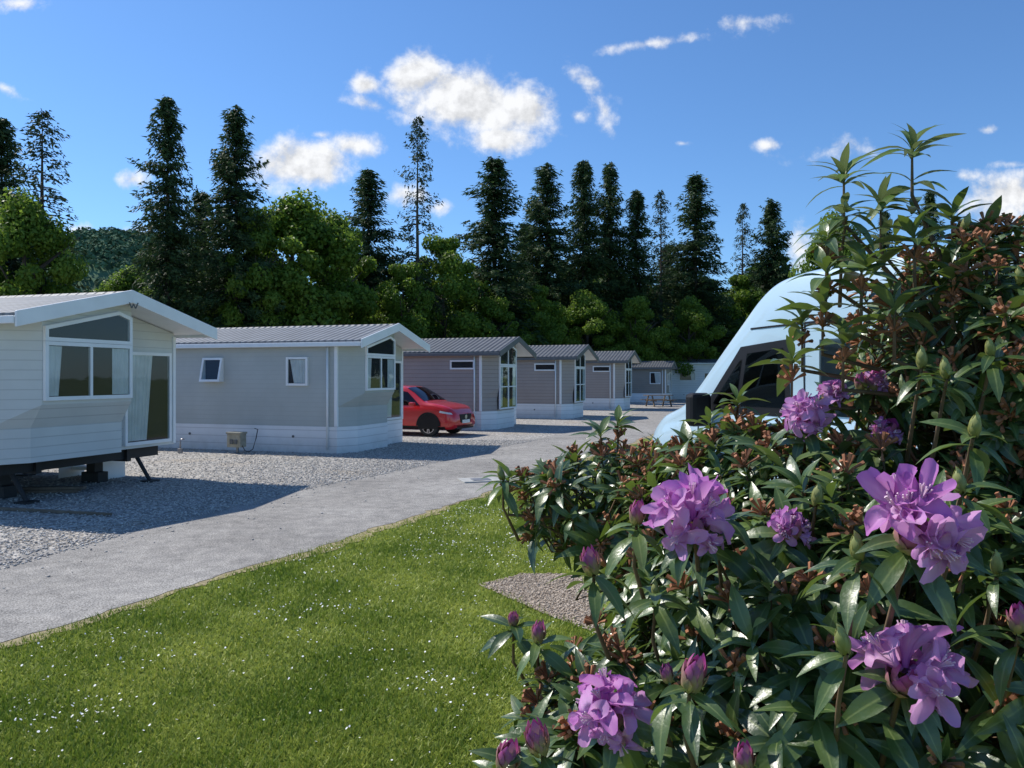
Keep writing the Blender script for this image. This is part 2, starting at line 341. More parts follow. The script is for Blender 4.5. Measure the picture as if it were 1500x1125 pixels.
cs=[(rng.uniform(-4,1.5),rng.uniform(3.8,13)) for _ in range(80)]+[(rng.uniform(-1.5,1.2),rng.uniform(8,15)) for _ in range(50)]
pts=[]
for cx,cy in cs:
    k=rng.integers(4,46); s_=rng.uniform(.08,.6); pts.append(np.stack([rng.normal(cx,s_*1.3,k),rng.normal(cy,s_,k)],1))
pts.append(np.stack([rng.uniform(-4,2,500),rng.uniform(3.6,14,500)],1)); pts=np.concatenate(pts)
X,Y=pts[:,0],pts[:,1]; k=(X>np.interp(Y,ry,rx)+.3)&((Y>7.8)|(X<np.interp(Y,BY,BX)-.05)); X=X[k];Y=Y[k];n=len(X)
a=np.arange(7)/7*2*np.pi; r=rng.uniform(.004,.0085,n); tx=rng.normal(0,.4,n); ty=rng.normal(0,.4,n); z=gh(X,Y)+rng.uniform(.02,.045,n)
ring=np.stack([X[:,None]+r[:,None]*np.cos(a),Y[:,None]+r[:,None]*np.sin(a),z[:,None]+r[:,None]*(tx[:,None]*np.cos(a)+ty[:,None]*np.sin(a))],-1)
link('daisies',raw_mesh('daisies',ring.reshape(-1,3),np.arange(7*n).reshape(-1,7)),['daisy'],kind='stuff')
def stones(name,X,Y,size,mat):
    n=len(X); oc=np.array([(1,0,0),(-1,0,0),(0,1,0),(0,-1,0),(0,0,1),(0,0,-.6)],float); fc=np.array([(0,2,4),(2,1,4),(1,3,4),(3,0,4),(2,0,5),(1,2,5),(3,1,5),(0,3,5)])
    sc=np.stack([size*rng.uniform(.7,1.3,n),size*rng.uniform(.7,1.3,n),size*rng.uniform(.4,.8,n)],1); t=rng.random(n)*6.28
    q=oc[None]*sc[:,None]+rng.normal(0,.15,(n,6,3))*size[:,None,None]
    x=q[...,0]*np.cos(t)[:,None]-q[...,1]*np.sin(t)[:,None]+X[:,None]; y=q[...,0]*np.sin(t)[:,None]+q[...,1]*np.cos(t)[:,None]+Y[:,None]
    z=q[...,2]+(gh(X,Y)+.012+size*.25)[:,None]
    f=(fc[None]+np.arange(n)[:,None,None]*6).reshape(-1,3)
    link(name,raw_mesh(name,np.stack([x,y,z],-1).reshape(-1,3),f,{'rnd':np.repeat(rng.random(n),6)}),[mat],kind='stuff')
ly_,lx_=inter(RL)
N=30000; Y=rng.uniform(7.0,24,N)**1; X=np.interp(Y,ly_,lx_)-rng.exponential(3.2,N)+.3+np.where(rng.random(N)<.06,rng.exponential(.5,N),0)
k=X>-.72*Y-.5; stones('loose_gravel',X[k],Y[k],rng.uniform(.008,.022,k.sum()),'stone')
N=9000; Y=rng.uniform(4.5,7.75,N); X=np.interp(Y,BY,BX)+rng.random(N)**1.5*1.8-.03
stones('pea_gravel_stones',X,Y,rng.uniform(.006,.013,N),'peastone')
# ---------------------------------------------------------------- caravans
def inset(poly,t):
    n=len(poly); out=[]
    area=sum(poly[i][0]*poly[(i+1)%n][1]-poly[(i+1)%n][0]*poly[i][1] for i in range(n)); sg=1 if area>0 else -1
    for i in range(n):
        a,b,c=[np.array(poly[k%n],float) for k in (i-1,i,i+1)]
        d1=(b-a)/np.linalg.norm(b-a); d2=(c-b)/np.linalg.norm(c-b)
        n1=np.array([-d1[1],d1[0]])*sg; n2=np.array([-d2[1],d2[0]])*sg
        A=np.array([n1,n2]); rhs=np.array([n1@(b+n1*t),n2@(b+n2*t)]); out.append(tuple(np.linalg.solve(A,rhs)))
    return out
def window(par,o,e,n_,poly,bars=(),curt=None,name='window',fm='white',t=.06,tilt=0,glassm='glass'):
    """poly in (s,z) on the plane through o with horizontal axis e, outward normal n_."""
    o=Vector(o);e=Vector(e).normalized();n_=Vector(n_).normalized()
    zm=max(p_[1] for p_ in poly)
    def P3(q,d): return o+e*q[0]+Vector((0,0,q[1]))+n_*(d+(tilt*(zm-q[1]) if tilt and d>.02 else 0))
    inn=inset(poly,t); k=len(poly); b=MB(); D=.055
    vs=[P3(q,D) for q in poly]+[P3(q,D) for q in inn]+[P3(q,.001) for q in poly]+[P3(q,.006) for q in inn]
    fs=[]
    for i in range(k):
        j=(i+1)%k; fs+=[(i,j,k+j,k+i),(2*k+i,2*k+j,j,i),(k+i,k+j,3*k+j,3*k+i)]
    b.add(vs,fs,0); b.add([P3(q,.006) for q in inn],[list(range(k))],1)
    for (q1,q2,wd) in bars:
        q1=np.array(q1,float);q2=np.array(q2,float);dd=(q2-q1)/np.linalg.norm(q2-q1);nn=np.array([-dd[1],dd[0]])*wd/2
        c_=[q1-nn,q2-nn,q2+nn,q1+nn]; b.prism([P3(q,.008) for q in c_],n_*(D-.012),0)
    w_=b.obj(name,[fm,'dark'],par)
    g=MB(); g.add([P3(q,.04) for q in inn],[list(range(k))]); g.obj('glass',[glassm],w_)
    for (s0,s1,z0,z1) in (curt or []):
        c_=MB(); m_=max(6,int((s1-s0)/.03)); vs=[];
        for i in range(m_+1):
            s_=s0+(s1-s0)*i/m_; dd=.019+.011*math.sin(i*1.9); s2=s0+(s_-s0)*(.75 if s0<(poly[0][0]+poly[1][0])/2 else 1)
            vs+=[P3((s2,z0),dd),P3((s_,z1),dd)]
        c_.add(vs,[(2*i,2*i+2,2*i+3,2*i+1) for i in range(m_)]); c_.obj('curtain',['curtain'],w_)
    return w_
def caravan(A,th,W_,Ln,label,clad='grey',roof='rooflight',trim='white',p=.52,plow=.3,y1=.5,yc=2.3,skirt=True,ze=2.85,zr=3.4,zb=.68,xo=.8,style='bay',sidewin=(),group='static caravans in a row'):
    e=thing('static_caravan',(A[0],A[1],0),-th,label,'caravan',group)
    hw=W_/2
    zt=lambda y: ze+(zr-ze)*(1-abs(y-hw)/hw)-.01
    def ring(p_,z,o_=0,top=False):
        q=[(-Ln,-o_),(0,-o_),(p_+o_,y1),(p_+o_,hw),(p_+o_,yc),(0+o_,yc),(0+o_,W_+o_),(-Ln,W_+o_),(-Ln,hw)]
        return [(x,y,zt(min(max(y,0),W_)) if top else z) for x,y in q]
    rings=[ring(plow,zb),ring(plow,1.2),ring(p,1.56),ring(p,0,0,True)]
    b=MB(); k=9
    for r_ in rings: b.v+=r_
    for j in range(3):
        for i in range(k): b.f.append([j*k+i,j*k+(i+1)%k,(j+1)*k+(i+1)%k,(j+1)*k+i]); b.m.append(0)
    b.f.append(list(range(k))[::-1]); b.m.append(1)
    b.obj('wall',[clad,'dark'],e)
    if skirt:
        b=MB(); r0=ring(plow,0,.012); r1=ring(plow,zb+.01,.012); b.add(r0+r1,[(i,(i+1)%k,k+(i+1)%k,k+i) for i in range(k)]+[list(range(k,2*k))]); b.obj('skirt',['whiteclad'],e)
        for s_ in (1.3,3.2,4.6):
            b=MB(); b.tube([(-s_,-.014,.42),(-s_,-.03,.42)],.035,12); b.obj('vent',['barge_grey'],e)
    so=.16; sl=(zr-ze)/hw; ye=-so; zE=ze-sl*so
    b=MB(); x0=-Ln-.1
    for sg in (0,1):
        yo=lambda y: y if sg==0 else W_-y
        pr=[(x0,yo(ye),zE+.05),(x0,yo(hw),zr+.05),(x0,yo(hw),zr+.11),(x0,yo(ye),zE+.11)]
        b.prism(pr,(xo-x0,0,0))
    b.prism([(x0,hw-.09,zr+.085),(x0,hw,zr+.135),(x0,hw+.09,zr+.085)],(xo-x0,0,0))
    rf=b.obj('roof',[roof],e)
    b=MB()
    for sg in (0,1):
        yo=lambda y: y if sg==0 else W_-y
        b.prism([(x0+.01,yo(ye+.01),zE+.005),(x0+.01,yo(hw),zr+.005),(x0+.01,yo(hw),zr+.049),(x0+.01,yo(ye+.01),zE+.049)],(xo-x0-.02,0,0))
    b.obj('soffit',['white'],e)
    b=MB()
    for sg in (0,1):
        yo=lambda y: y if sg==0 else W_-y
        b.prism([(xo,yo(ye-.05),zE-.1),(xo,yo(hw),zr-.07),(xo,yo(hw),zr+.15),(xo,yo(ye-.05),zE+.13)],(.04,0,0))
    b.obj('bargeboard',[trim],e,bevel=.006)
    for (ya,yb) in ((ye-.07,ye-.004),(W_-ye+.004,W_-ye+.07)):
        b=MB(); b.box((x0,ya,zE-.05),(xo-.005,yb,zE+.06)); b.obj('gutter',[trim],e,bevel=.01)
    b=MB(); b.box((-.07,-.03,zb+.02),(.02,.03,ze-.07)); b.obj('corner_trim',['white'],e)
    b=MB(); b.box((-.02,W_-.05,zb+.02),(.03,W_+.02,ze-.07)); b.obj('corner_trim',['white'],e)
    b=MB(); b.tube([(-.25,-.06,.1),(-.25,-.06,ze-.1)],.03,8); b.obj('downpipe',['white'],e,smooth=True)
    nx_=(1,0,0); ey=(0,1,0)
    if style=='bay':
        a0,a1=y1+.02,yc-.03
        tl=zt(a0)-.17; 
        window(e,(p,0,0),ey,nx_,[(a0,1.62),(a1,1.62),(a1,2.54),(a0,2.54)],[(((a0+a1)/2,1.66),((a0+a1)/2,2.5),.05)],[(a0+.07,a0+.34,1.69,2.47),(a1-.42,a1-.07,1.69,2.47)])
        hwm=min(hw,a1-.06)
        window(e,(p,0,0),ey,nx_,[(a0,2.545),(a1,2.545),(a1,zt(a1)-.22),(hwm,zt(hwm)-.2),(a0,tl-.02)],[])
        window(e,(0,0,0),ey,nx_,[(yc+.35,.72),(W_-.12,.72),(W_-.12,2.45),(yc+.35,2.45)],[],[(yc+.45,W_-.6,.8,2.4)],name='door')
    elif style=='tall':
        a0,a1=y1+.02,yc-.03; mid=(a0+a1)/2
        window(e,(p,0,0),ey,nx_,[(a0,.75),(a1,.75),(a1,2.4),(a0,2.4)],[((mid,.8),(mid,2.36),.1),((a0,1.6),(a1,1.6),.04)],[(a0+.08,a0+.4,.85,2.35),(a1-.4,a1-.08,.85,2.35)],name='door')
        window(e,(p,0,0),ey,nx_,[(a0,2.405),(a1,2.405),(a1,zt(a1)-.22),(hw,zt(hw)-.2),(a0,zt(a0)-.18)],[((mid,2.44),(mid,zt(mid)-.25),.06)],[])
        window(e,(0,0,0),ey,nx_,[(yc+.3,.95),(W_-.2,.95),(W_-.2,2.4),(yc+.3,2.4)],[],[(yc+.4,yc+.6,1.0,2.35)])
    elif style=='small':
        window(e,(p,0,0),ey,nx_,[(.5,1.3),(1.4,1.3),(1.4,2.2),(.5,2.2)],[((.95,1.35),(.95,2.15),.05)])
        window(e,(p,0,0),ey,nx_,[(1.7,.75),(2.5,.75),(2.5,2.3),(1.7,2.3)],[],name='door')
    for (s0,s1,z0,z1,tilt,cu) in sidewin:
        window(e,(0,0,0),(-1,0,0),(0,-1,0),[(s0,z0),(s1,z0),(s1,z1),(s0,z1)],[],[(s0+.08,s0+.08+(s1-s0-.16)*cu,z0+.07,z1-.07)] if cu else [],tilt=tilt)
    return e
r=math.radians
c1=caravan((-7.86,11.48),r(17),3.95,11,'pale grey caravan with white bargeboards on open chassis',clad='cream',skirt=False,zb=.66,xo=.82,zr=3.32)
c2=caravan((-4.5,19.8),r(18),3.75,10.5,'grey caravan with white skirt and bay window on gravel',sidewin=[(.85,1.5,1.75,2.5,0,.95),(3.5,4.15,1.85,2.5,.22,0)],yc=2.2,zr=3.32)
TP=dict(clad='taupe',roof='roofdark',trim='barge_grey',style='tall',plow=.42,p=.5,yc=2.4)
c3=caravan((-1.14,28.5),r(20),3.8,10,'taupe caravan with tall glazed front and white skirt',sidewin=[(.25,1.25,2.25,2.6,0,0)],**TP)
c4_=caravan((2.29,35.9),r(20),3.8,10,'taupe caravan with tall glazed front and white skirt',sidewin=[(.25,1.3,2.25,2.6,0,0)],**TP)
c5=caravan((6.0,45),r(20),3.8,10,'taupe caravan with tall glazed front and white skirt',sidewin=[(.25,1.3,2.25,2.6,0,0)],**TP)
TP.update(clad='taupe2',style='small',p=.05,plow=.05,xo=.4)
c6=caravan((11.6,58),r(18),3.8,8,'brown caravan with small windows beside a picnic table',sidewin=[(.4,1.2,1.4,2.3,0,.6)],ze=2.6,zr=3.05,**TP)
TP.update(clad='whiteclad',trim='white',roof='rooflight')
c7=caravan((18.0,66),r(6),3.4,4.6,'old white caravan with a pale roof',sidewin=[(.4,1.5,1.6,2.3,0,.3),(2.2,3.6,1.6,2.3,0,.3)],ze=3.1,zr=3.35,**TP)
b=MB(); y0=1.97; z0=3.2
for (ya,za,yb,zb_) in [(-.09,.05,-.045,-.045),(-.045,-.045,0,.03),(0,.03,.045,-.045),(.045,-.045,.1,.06)]:
    a=Vector((.862,y0+ya,z0+za)); c=Vector((.862,y0+yb,z0+zb_)); b.prism([a,c,c+Vector((0,.025,0)),a+Vector((0,.025,0))],(.006,0,0))
b.obj('emblem',['barge_grey'],c1)
b=MB()
for y in (1.0,2.9): b.box((-10.5,y-.05,.42),(-.1,y+.05,.655))
for x in (-.2,-2,-4,-6,-8): b.box((x-.04,.2,.46),(x+.04,3.7,.64))
b.obj('chassis',['black'],c1)
for (x,y,dy) in [(.05,.6,.0),(.05,3.2,0),(-3,.6,0),(-3,3.2,0)]:
    b=MB(); b.tube([(x-.35,y,.6),(x,y+.05,.03)],[.04,.035],8); b.box((x-.12,y-.08,.0),(x+.12,y+.18,.035)); b.obj('jack_leg',['black'],c1)
for x in (-4.2,-5.2):
    for y in (.55,3.2):
        b=MB(); b.tube([(x,y,.33),(x,y+.2,.33)],.33,24); b.obj('wheel',['black'],c1,bevel=.03)
for (x,y,h_) in [(-.9,1.0,.41),(-.9,2.9,.41),(-2.6,1.0,.41)]:
    b=MB(); b.box((x-.2,y-.12,0),(x+.2,y+.12,.2)); b.box((x-.1,y-.1,.2),(x+.1,y+.1,h_)); b.obj('support_block',['black'],c1,bevel=.01)
def boxthing(name,u,v,label,cat,parts,rz=0):
    Y_=2254/(v-551); e=thing(name,((u-750)/F*Y_,Y_,.006),rz,label,cat); 
    for (nm,bx,mt) in parts:
        b=MB()
        for lo_,hi_ in bx: b.box(lo_,hi_)
        b.obj(nm,[mt],e,bevel=.008)
    return e
boxthing('caravan_steps',135,700,'white plastic steps stored under a caravan','steps',[('tread',[((-.5,-.3,.34),(.5,0,.4))],'white'),('tread',[((-.5,0,.14),(.5,.3,.2))],'white'),('side_panel',[((-.52,-.3,0),(-.5,.3,.4))],'white'),('side_panel',[((.5,-.3,0),(.52,.3,.4))],'white')],-.3)
boxthing('timber_plank',62,722,'weathered timber planks lying on gravel','planks',[('plank',[((-.6,-.1,0),(.6,.05,.05))],'wood'),('plank',[((-.4,-.08,.052),(.7,.06,.1))],'wood')],.1)
boxthing('timber_edging',70,752,'thin timber edging lying on gravel','timber edging',[('board',[((-1.6,-.02,0),(1.1,.02,.05))],'wood')],-.25)
boxthing('concrete_slab',706,705,'flat pale concrete slab at the lawn edge','slab',[('slab',[((-.4,-.25,-.02),(.35,.3,.03))],'concrete'),('lid',[((-.2,-.15,.03),(.15,.15,.04))],'steel')],.3)
ub=boxthing('utility_box',347,664,'weathered electrical box on a post beside a caravan','utility box',[('post',[((-.03,0,0),(.03,.05,.3))],'steel'),('cabinet',[((-.2,-.14,.16),(.2,.12,.5))],'box'),('lid',[((-.22,-.16,.5),(.22,.14,.55))],'box'),('socket',[((-.1,-.17,.24),(.0,-.142,.36))],'barge_grey'),('socket',[((.04,-.17,.24),(.12,-.142,.36))],'barge_grey')],-.3)
b=MB(); b.tube([(.2,-.05,.2),(.32,-.1,.08),(.42,-.1,.05),(.52,-.05,.12),(.58,0,.4),(.56,.1,.62),(.45,.12,.64)],.012,6); b.obj('cable',['black'],ub,smooth=True)
e=boxthing('standpipe',264,664,'short grey standpipe beside a caravan skirt','standpipe',[('base',[((-.05,-.05,0),(.05,.05,.12))],'steel')])
b=MB(); b.tube([(0,0,.1),(0,0,.3),(.03,0,.36),(.1,0,.36)],.022,8); b.obj('pipe',['steel'],e,smooth=True)
pt=thing('picnic_table',(9.6,50.5,0),.25,'dark timber picnic table standing by the road','picnic table')
b=MB(); [b.box((-.9,-.38+i*.155,.72),(.9,-.38+i*.155+.14,.76)) for i in range(5)]; b.obj('table_top',['wood'],pt)
for sy in (-1,1):
    b=MB(); [b.box((-.9,sy*.72-.14+i*.15,.43),(.9,sy*.72-.01+i*.15,.47)) for i in range(2)]; b.obj('seat',['wood'],pt)
for sx in (-.6,.6):
    b=MB()
    for sy in (-1,1): b.prism([(sx,sy*.25,.72),(sx,sy*.35,.72),(sx,sy*.72,0),(sx,sy*.6,0)],(.06,0,0))
    b.box((sx+.06,-.85,.36),(sx+.11,.85,.43)); b.obj('leg',['wood'],pt)
# ---------------------------------------------------------------- vehicles
class Body:
    def __init__(s,keys):
        a=np.array(keys); s.x=a[:,0]; s.k=a
    def par(s,x): return [np.interp(x,s.x,s.k[:,i]) for i in range(1,6)]
    def sec(s,x):
        W_,zb,zs,zr,Wr=s.par(x)
        q=[(W_*.55,zb),(W_*.88,zb+.01),(W_*.97,zb+.07),(W_,zb+.2*(zs-zb)),(W_*1.005,zb+.5*(zs-zb)),(W_*.995,zb+.75*(zs-zb)),(W_*.98,zs-.05*(zs-zb)),(W_*.955,zs)]
        Wg=W_*.955
        for t in (.25,.5,.75): q.append((Wg+(Wr+.03-Wg)*t+.015*math.sin(t*3.14),zs+(zr-.07*min(1,(zr-zs)*3)-zs)*t))
        dz=.07*min(1,(zr-zs)*3)
        q+=[(Wr+.03,zr-dz),(Wr,zr-dz*.45),(Wr-.07,zr-dz*.12),(Wr*.6,zr+.004),(0,zr+.015)]
        return np.array(q)
    def mesh(s,n=90):
        X=np.linspace(s.x[0],s.x[-1],n); b=MB(); kk=None
        for x in X:
            q=s.sq(x); full=[(x,y,z) for y,z in q]+[(x,-y,z) for y,z in q[-2::-1]]; kk=len(full); b.v+=full
        for i in range(n-1):
            for j in range(kk): b.f.append([i*kk+j,(i+1)*kk+j,(i+1)*kk+(j+1)%kk,i*kk+(j+1)%kk]); b.m.append(0)
        b.f.append(list(range(kk))); b.m.append(0); b.f.append(list(range((n-1)*kk,n*kk))[::-1]); b.m.append(0)
        return b
    def sq(s,x): return sum(s.sec(min(max(x+d,s.x[0]),s.x[-1])) for d in (-.1,-.066,-.033,0,.033,.066,.1))/7
    def side(s,quad,off,sg,mb,mi=0,nu=10,nv=5):
        vs=[]
        for i in range(nu+1):
            for j in range(nv+1):
                a=i/nu;c=j/nv; q=[(1-a)*(1-c)*quad[0][k]+a*(1-c)*quad[1][k]+a*c*quad[2][k]+(1-a)*c*quad[3][k] for k in (0,1)]
                sec=s.sq(q[0]); sec=sec[1:12]; y=np.interp(q[1],sec[:,1],sec[:,0]); vs.append((q[0],sg*(y+off),q[1]))
        mb.add(vs,[(i*(nv+1)+j,(i+1)*(nv+1)+j,(i+1)*(nv+1)+j+1,i*(nv+1)+j+1) for i in range(nu) for j in range(nv)],mi)
    def top(s,x0,x1,f0,f1,off,mb,mi=0,nu=10,nv=10):
        vs=[]
        for i in range(nu+1):
            x=x0+(x1-x0)*i/nu; q=s.sq(x); q=q[7:][::-1]; Wm=s.par(x)[4]*(f0+(f1-f0)*i/nu)
            for j in range(nv+1):
                y=-Wm+2*Wm*j/nv; z=np.interp(abs(y),q[:,0],q[:,1]); vs.append((x+off*.7,y,z+off))
        mb.add(vs,[(i*(nv+1)+j,(i+1)*(nv+1)+j,(i+1)*(nv+1)+j+1,i*(nv+1)+j+1) for i in range(nu) for j in range(nv)],mi)
def wheel(par,x,y,rad,sg,W_=.22):
    b=MB(); prof=[(0,rad*.68),(0,rad*.93),(.03,rad),(W_-.03,rad),(W_,rad*.93),(W_,rad*.68)]
    n=32; vs=[]
    for (d,r_) in prof: vs+=[(x+r_*math.cos(2*math.pi*k/n),y-sg*d,rad+r_*math.sin(2*math.pi*k/n)) for k in range(n)]
    b.add(vs,[(i*n+k,i*n+(k+1)%n,(i+1)*n+(k+1)%n,(i+1)*n+k) for i in range(5) for k in range(n)]); t=b.obj('wheel',['black'],par,smooth=True)
    b=MB(); c=Vector((x,y-sg*.035,rad))
    b.tube([c+Vector((0,-sg*.06,0)),c+Vector((0,-sg*.065,0))],rad*.68,n,1)
    ro=[]
    for r_ in (rad*.69,rad*.62): ro+=[(x+r_*math.cos(2*math.pi*k/n),y-sg*.01,rad+r_*math.sin(2*math.pi*k/n)) for k in range(n)]
    b.add(ro,[(k,(k+1)%n,n+(k+1)%n,n+k) for k in range(n)])
    for k in range(10):
        a=2*math.pi*k/10+(.12 if k%2 else -.12); dd=Vector((math.cos(a),0,math.sin(a))); pp=Vector((-math.sin(a),0,math.cos(a)))*rad*.055
        b.prism([c-pp,c+pp,c+dd*rad*.64+pp*.7,c+dd*rad*.64-pp*.7],(0,sg*.02,0))
    b.tube([c,c+Vector((0,sg*.03,0))],rad*.14,12); b.obj('rim',['chrome','blacktrim'],t)
def arch(par,x,y,z,r_,sg,mat='blacktrim'):
    b=MB(); n=18; vs=[]
    for r2 in (r_,r_+.07): vs+=[(x+r2*math.cos(math.pi*k/n),y,z+r2*math.sin(math.pi*k/n)) for k in range(n+1)]
    vs2=[(a,c+sg*.012,d) for a,c,d in vs]; N_=len(vs)
    b.add([(a,c-sg*.12,d) for a,c,d in vs]+vs2,[(N_+k,N_+k+1,N_+n+2+k,N_+n+1+k) for k in range(n)]+[(n+1+k,n+2+k,N_+n+2+k,N_+n+1+k) for k in range(n)]+[(k,k+1,N_+k+1,N_+k) for k in range(n)])
    b.add([(x+r_*math.cos(math.pi*k/n),y+sg*.006,z+r_*math.sin(math.pi*k/n)) for k in range(n+1)]+[(x-r_,y+sg*.006,.26),(x+r_,y+sg*.006,.26)],[list(range(n+1))+[n+1,n+2]])
    b.obj('wheel_arch',[mat],par)
BC=Body([(0,.70,.42,.85,.95,.55),(.08,.8,.34,.95,1.12,.58),(.3,.88,.26,1.02,1.42,.60),(.55,.91,.23,1.03,1.58,.61),(1.1,.92,.22,1.02,1.66,.62),(1.9,.92,.22,1.0,1.69,.63),(2.55,.92,.22,.98,1.65,.62),(2.9,.92,.22,.97,1.47,.66),(3.4,.92,.22,.98,1.14,.78),(3.8,.91,.22,.97,1.09,.78),(4.15,.88,.22,.92,1.02,.74),(4.35,.84,.24,.82,.93,.68),(4.46,.76,.27,.68,.8,.6),(4.5,.68,.32,.56,.68,.52)])
th=r(24); ax=Vector((math.cos(th),-math.sin(th),0)); fw=Vector((-2.76,25.3,0)); org=fw-ax*3.6+Vector((math.sin(th),math.cos(th),0))*.92
car=thing('parked_car',org,-th,'red suv car parked on gravel between caravans','car')
BC.mesh().obj('body',['red'],car,smooth=True)
for sg in (-1,1):
    b=MB(); BC.side([(.75,1.06),(1.55,1.04),(1.5,1.52),(.95,1.49)],.008,sg,b); b.obj('side_window',['carglass'],car,smooth=True)
    b=MB(); BC.side([(1.6,1.04),(2.35,1.02),(2.28,1.54),(1.55,1.53)],.008,sg,b); b.obj('side_window',['carglass'],car,smooth=True)
    b=MB(); BC.side([(2.4,1.03),(3.25,1.03),(2.68,1.47),(2.34,1.52)],.008,sg,b); b.obj('side_window',['carglass'],car,smooth=True)
b=MB(); BC.top(2.62,3.34,.97,.98,.012,b); b.obj('windscreen',['carglass'],car,smooth=True)
for sg in (-1,1):
    b=MB(); BC.side([(.5,.24),(4.2,.24),(4.2,.34),(.5,.36)],.012,sg,b,0,20,2); b.obj('sill_trim',['blacktrim'],car,smooth=True)
    for x in (.9,3.6): wheel(car,x,sg*.93,.36,sg); arch(car,x,sg*.925,.36,.38,sg)
    b=MB(); BC.side([(4.0,.80),(4.42,.74),(4.38,.8),(4.02,.87)],.012,sg,b); b.obj('headlight',['lamp'],car,smooth=True)
    b=MB(); b.box((2.95,min(sg*.93,sg*1.1),1.0),(3.15,max(sg*.93,sg*1.1),1.14)); b.obj('wing_mirror',['red'],car,bevel=.04)
    b=MB(); b.box((4.44,sg*.62-.1,.36),(4.47,sg*.62+.1,.42)); b.obj('fog_lamp',['lamp'],car)
    b=MB(); BC.side([(1.57,.4),(1.585,.4),(1.585,1.0),(1.57,1.0)],.004,sg,b,0,2,6); BC.side([(2.37,.36),(2.385,.36),(2.385,1.0),(2.37,1.0)],.004,sg,b,0,2,6); b.obj('door_seam',['blacktrim'],car)
b=MB(); b.prism([(4.49,-.42,.74),(4.49,.42,.74),(4.49,.34,.46),(4.49,-.34,.46)],(.03,0,0)); b.obj('grille',['blacktrim'],car,bevel=.01)
b=MB(); b.tube([(4.52,0,.64),(4.532,0,.64)],.075,20); b.obj('emblem',['chrome'],car)
b=MB(); b.box((4.522,-.26,.44),(4.535,.26,.55)); b.obj('number_plate',['plate'],car)
b=MB(); b.box((4.4,-.6,.25),(4.5,.6,.40)); b.obj('lower_grille',['blacktrim'],car,bevel=.02)
# van
hd=Vector((-.35,1,0)).normalized(); nose=Vector((1.31,8.3,0)); Wv=.98
right=Vector((hd.y,-hd.x,0)); vorg=nose-hd*5.0+right*Wv; vorg.z=.29
BV=Body([(0,.92,.45,1.35,2.40,.86),(.15,.97,.35,1.38,2.50,.88),(.5,.98,.32,1.4,2.54,.89),(2.45,.98,.32,1.4,2.53,.89),(2.72,.98,.32,1.4,2.50,.89),(2.95,.98,.32,1.4,2.40,.88),(3.2,.98,.32,1.4,2.21,.87),(3.5,.98,.32,1.40,1.97,.87),(3.8,.98,.32,1.38,1.72,.87),(4.05,.98,.32,1.33,1.49,.87),(4.2,.97,.32,1.28,1.42,.86),(4.6,.95,.33,1.17,1.32,.82),(4.85,.90,.36,1.0,1.17,.76),(4.96,.84,.4,.78,.95,.70),(5.0,.78,.45,.66,.78,.64)])
van=thing('parked_van',vorg,math.atan2(hd.y,hd.x),'pale blue high roofed camper van parked on gravel','van')
BV.mesh(130).obj('body',['blue'],van,smooth=True)
for sg in (-1,1):
    b=MB(); BV.side([(2.52,1.39),(3.74,1.39),(3.18,1.96),(2.54,2.0)],.006,sg,b,0,14,6); b.obj('window_surround',['blacktrim'],van,smooth=True)
    b=MB(); BV.side([(2.59,1.46),(3.16,1.46),(3.07,1.90),(2.60,1.93)],.012,sg,b); b.obj('side_window',['carglass'],van,smooth=True)
    b=MB(); BV.side([(3.22,1.46),(3.57,1.46),(3.2,1.82),(3.15,1.86)],.012,sg,b); b.obj('quarter_window',['carglass'],van,smooth=True)
    b=MB(); BV.side([(.85,1.42),(2.2,1.42),(2.2,1.98),(.85,1.98)],.008,sg,b); b.obj('dark_side_pane',['carglass'],van,smooth=True)  # dark glass pane laid on the rear side of the body
    b=MB(); BV.side([(2.36,.45),(2.375,.45),(2.375,2.12),(2.36,2.12)],.004,sg,b,0,2,12); BV.side([(3.76,.5),(3.775,.5),(3.775,1.36),(3.76,1.36)],.004,sg,b,0,2,8); BV.side([(.2,1.2),(4.2,1.12),(4.2,1.13),(.2,1.21)],.004,sg,b,0,16,2); BV.side([(.1,2.12),(3.05,2.10),(3.05,2.115),(.1,2.14)],.005,sg,b,0,20,2); b.obj('door_seam',['blacktrim'],van)
    b=MB(); b.box((3.5,min(sg*.99,sg*1.2),1.26),(3.64,max(sg*.99,sg*1.2),1.56)); b.obj('wing_mirror',['blacktrim'],van,bevel=.04)
    b=MB(); b.box((2.42,min(sg*.99,sg*1.01),1.2),(2.6,max(sg*.99,sg*1.01),1.24)); b.obj('door_handle',['blacktrim'],van,bevel=.008)
    b=MB(); BV.side([(4.5,.85),(4.86,.78),(4.76,.93),(4.5,1.06)],.01,sg,b); b.obj('headlight',['lamp'],van,smooth=True)
    for x in (.9,4.0): wheel(van,x,sg*.99,.34,sg); arch(van,x,sg*.985,.34,.38,sg)
b=MB(); BV.top(3.22,4.0,.9,.95,.012,b); b.obj('windscreen',['carglass'],van,smooth=True)
b=MB(); b.box((4.9,-.6,.4),(5.04,.6,.56)); b.obj('bumper',['blacktrim'],van,bevel=.04)
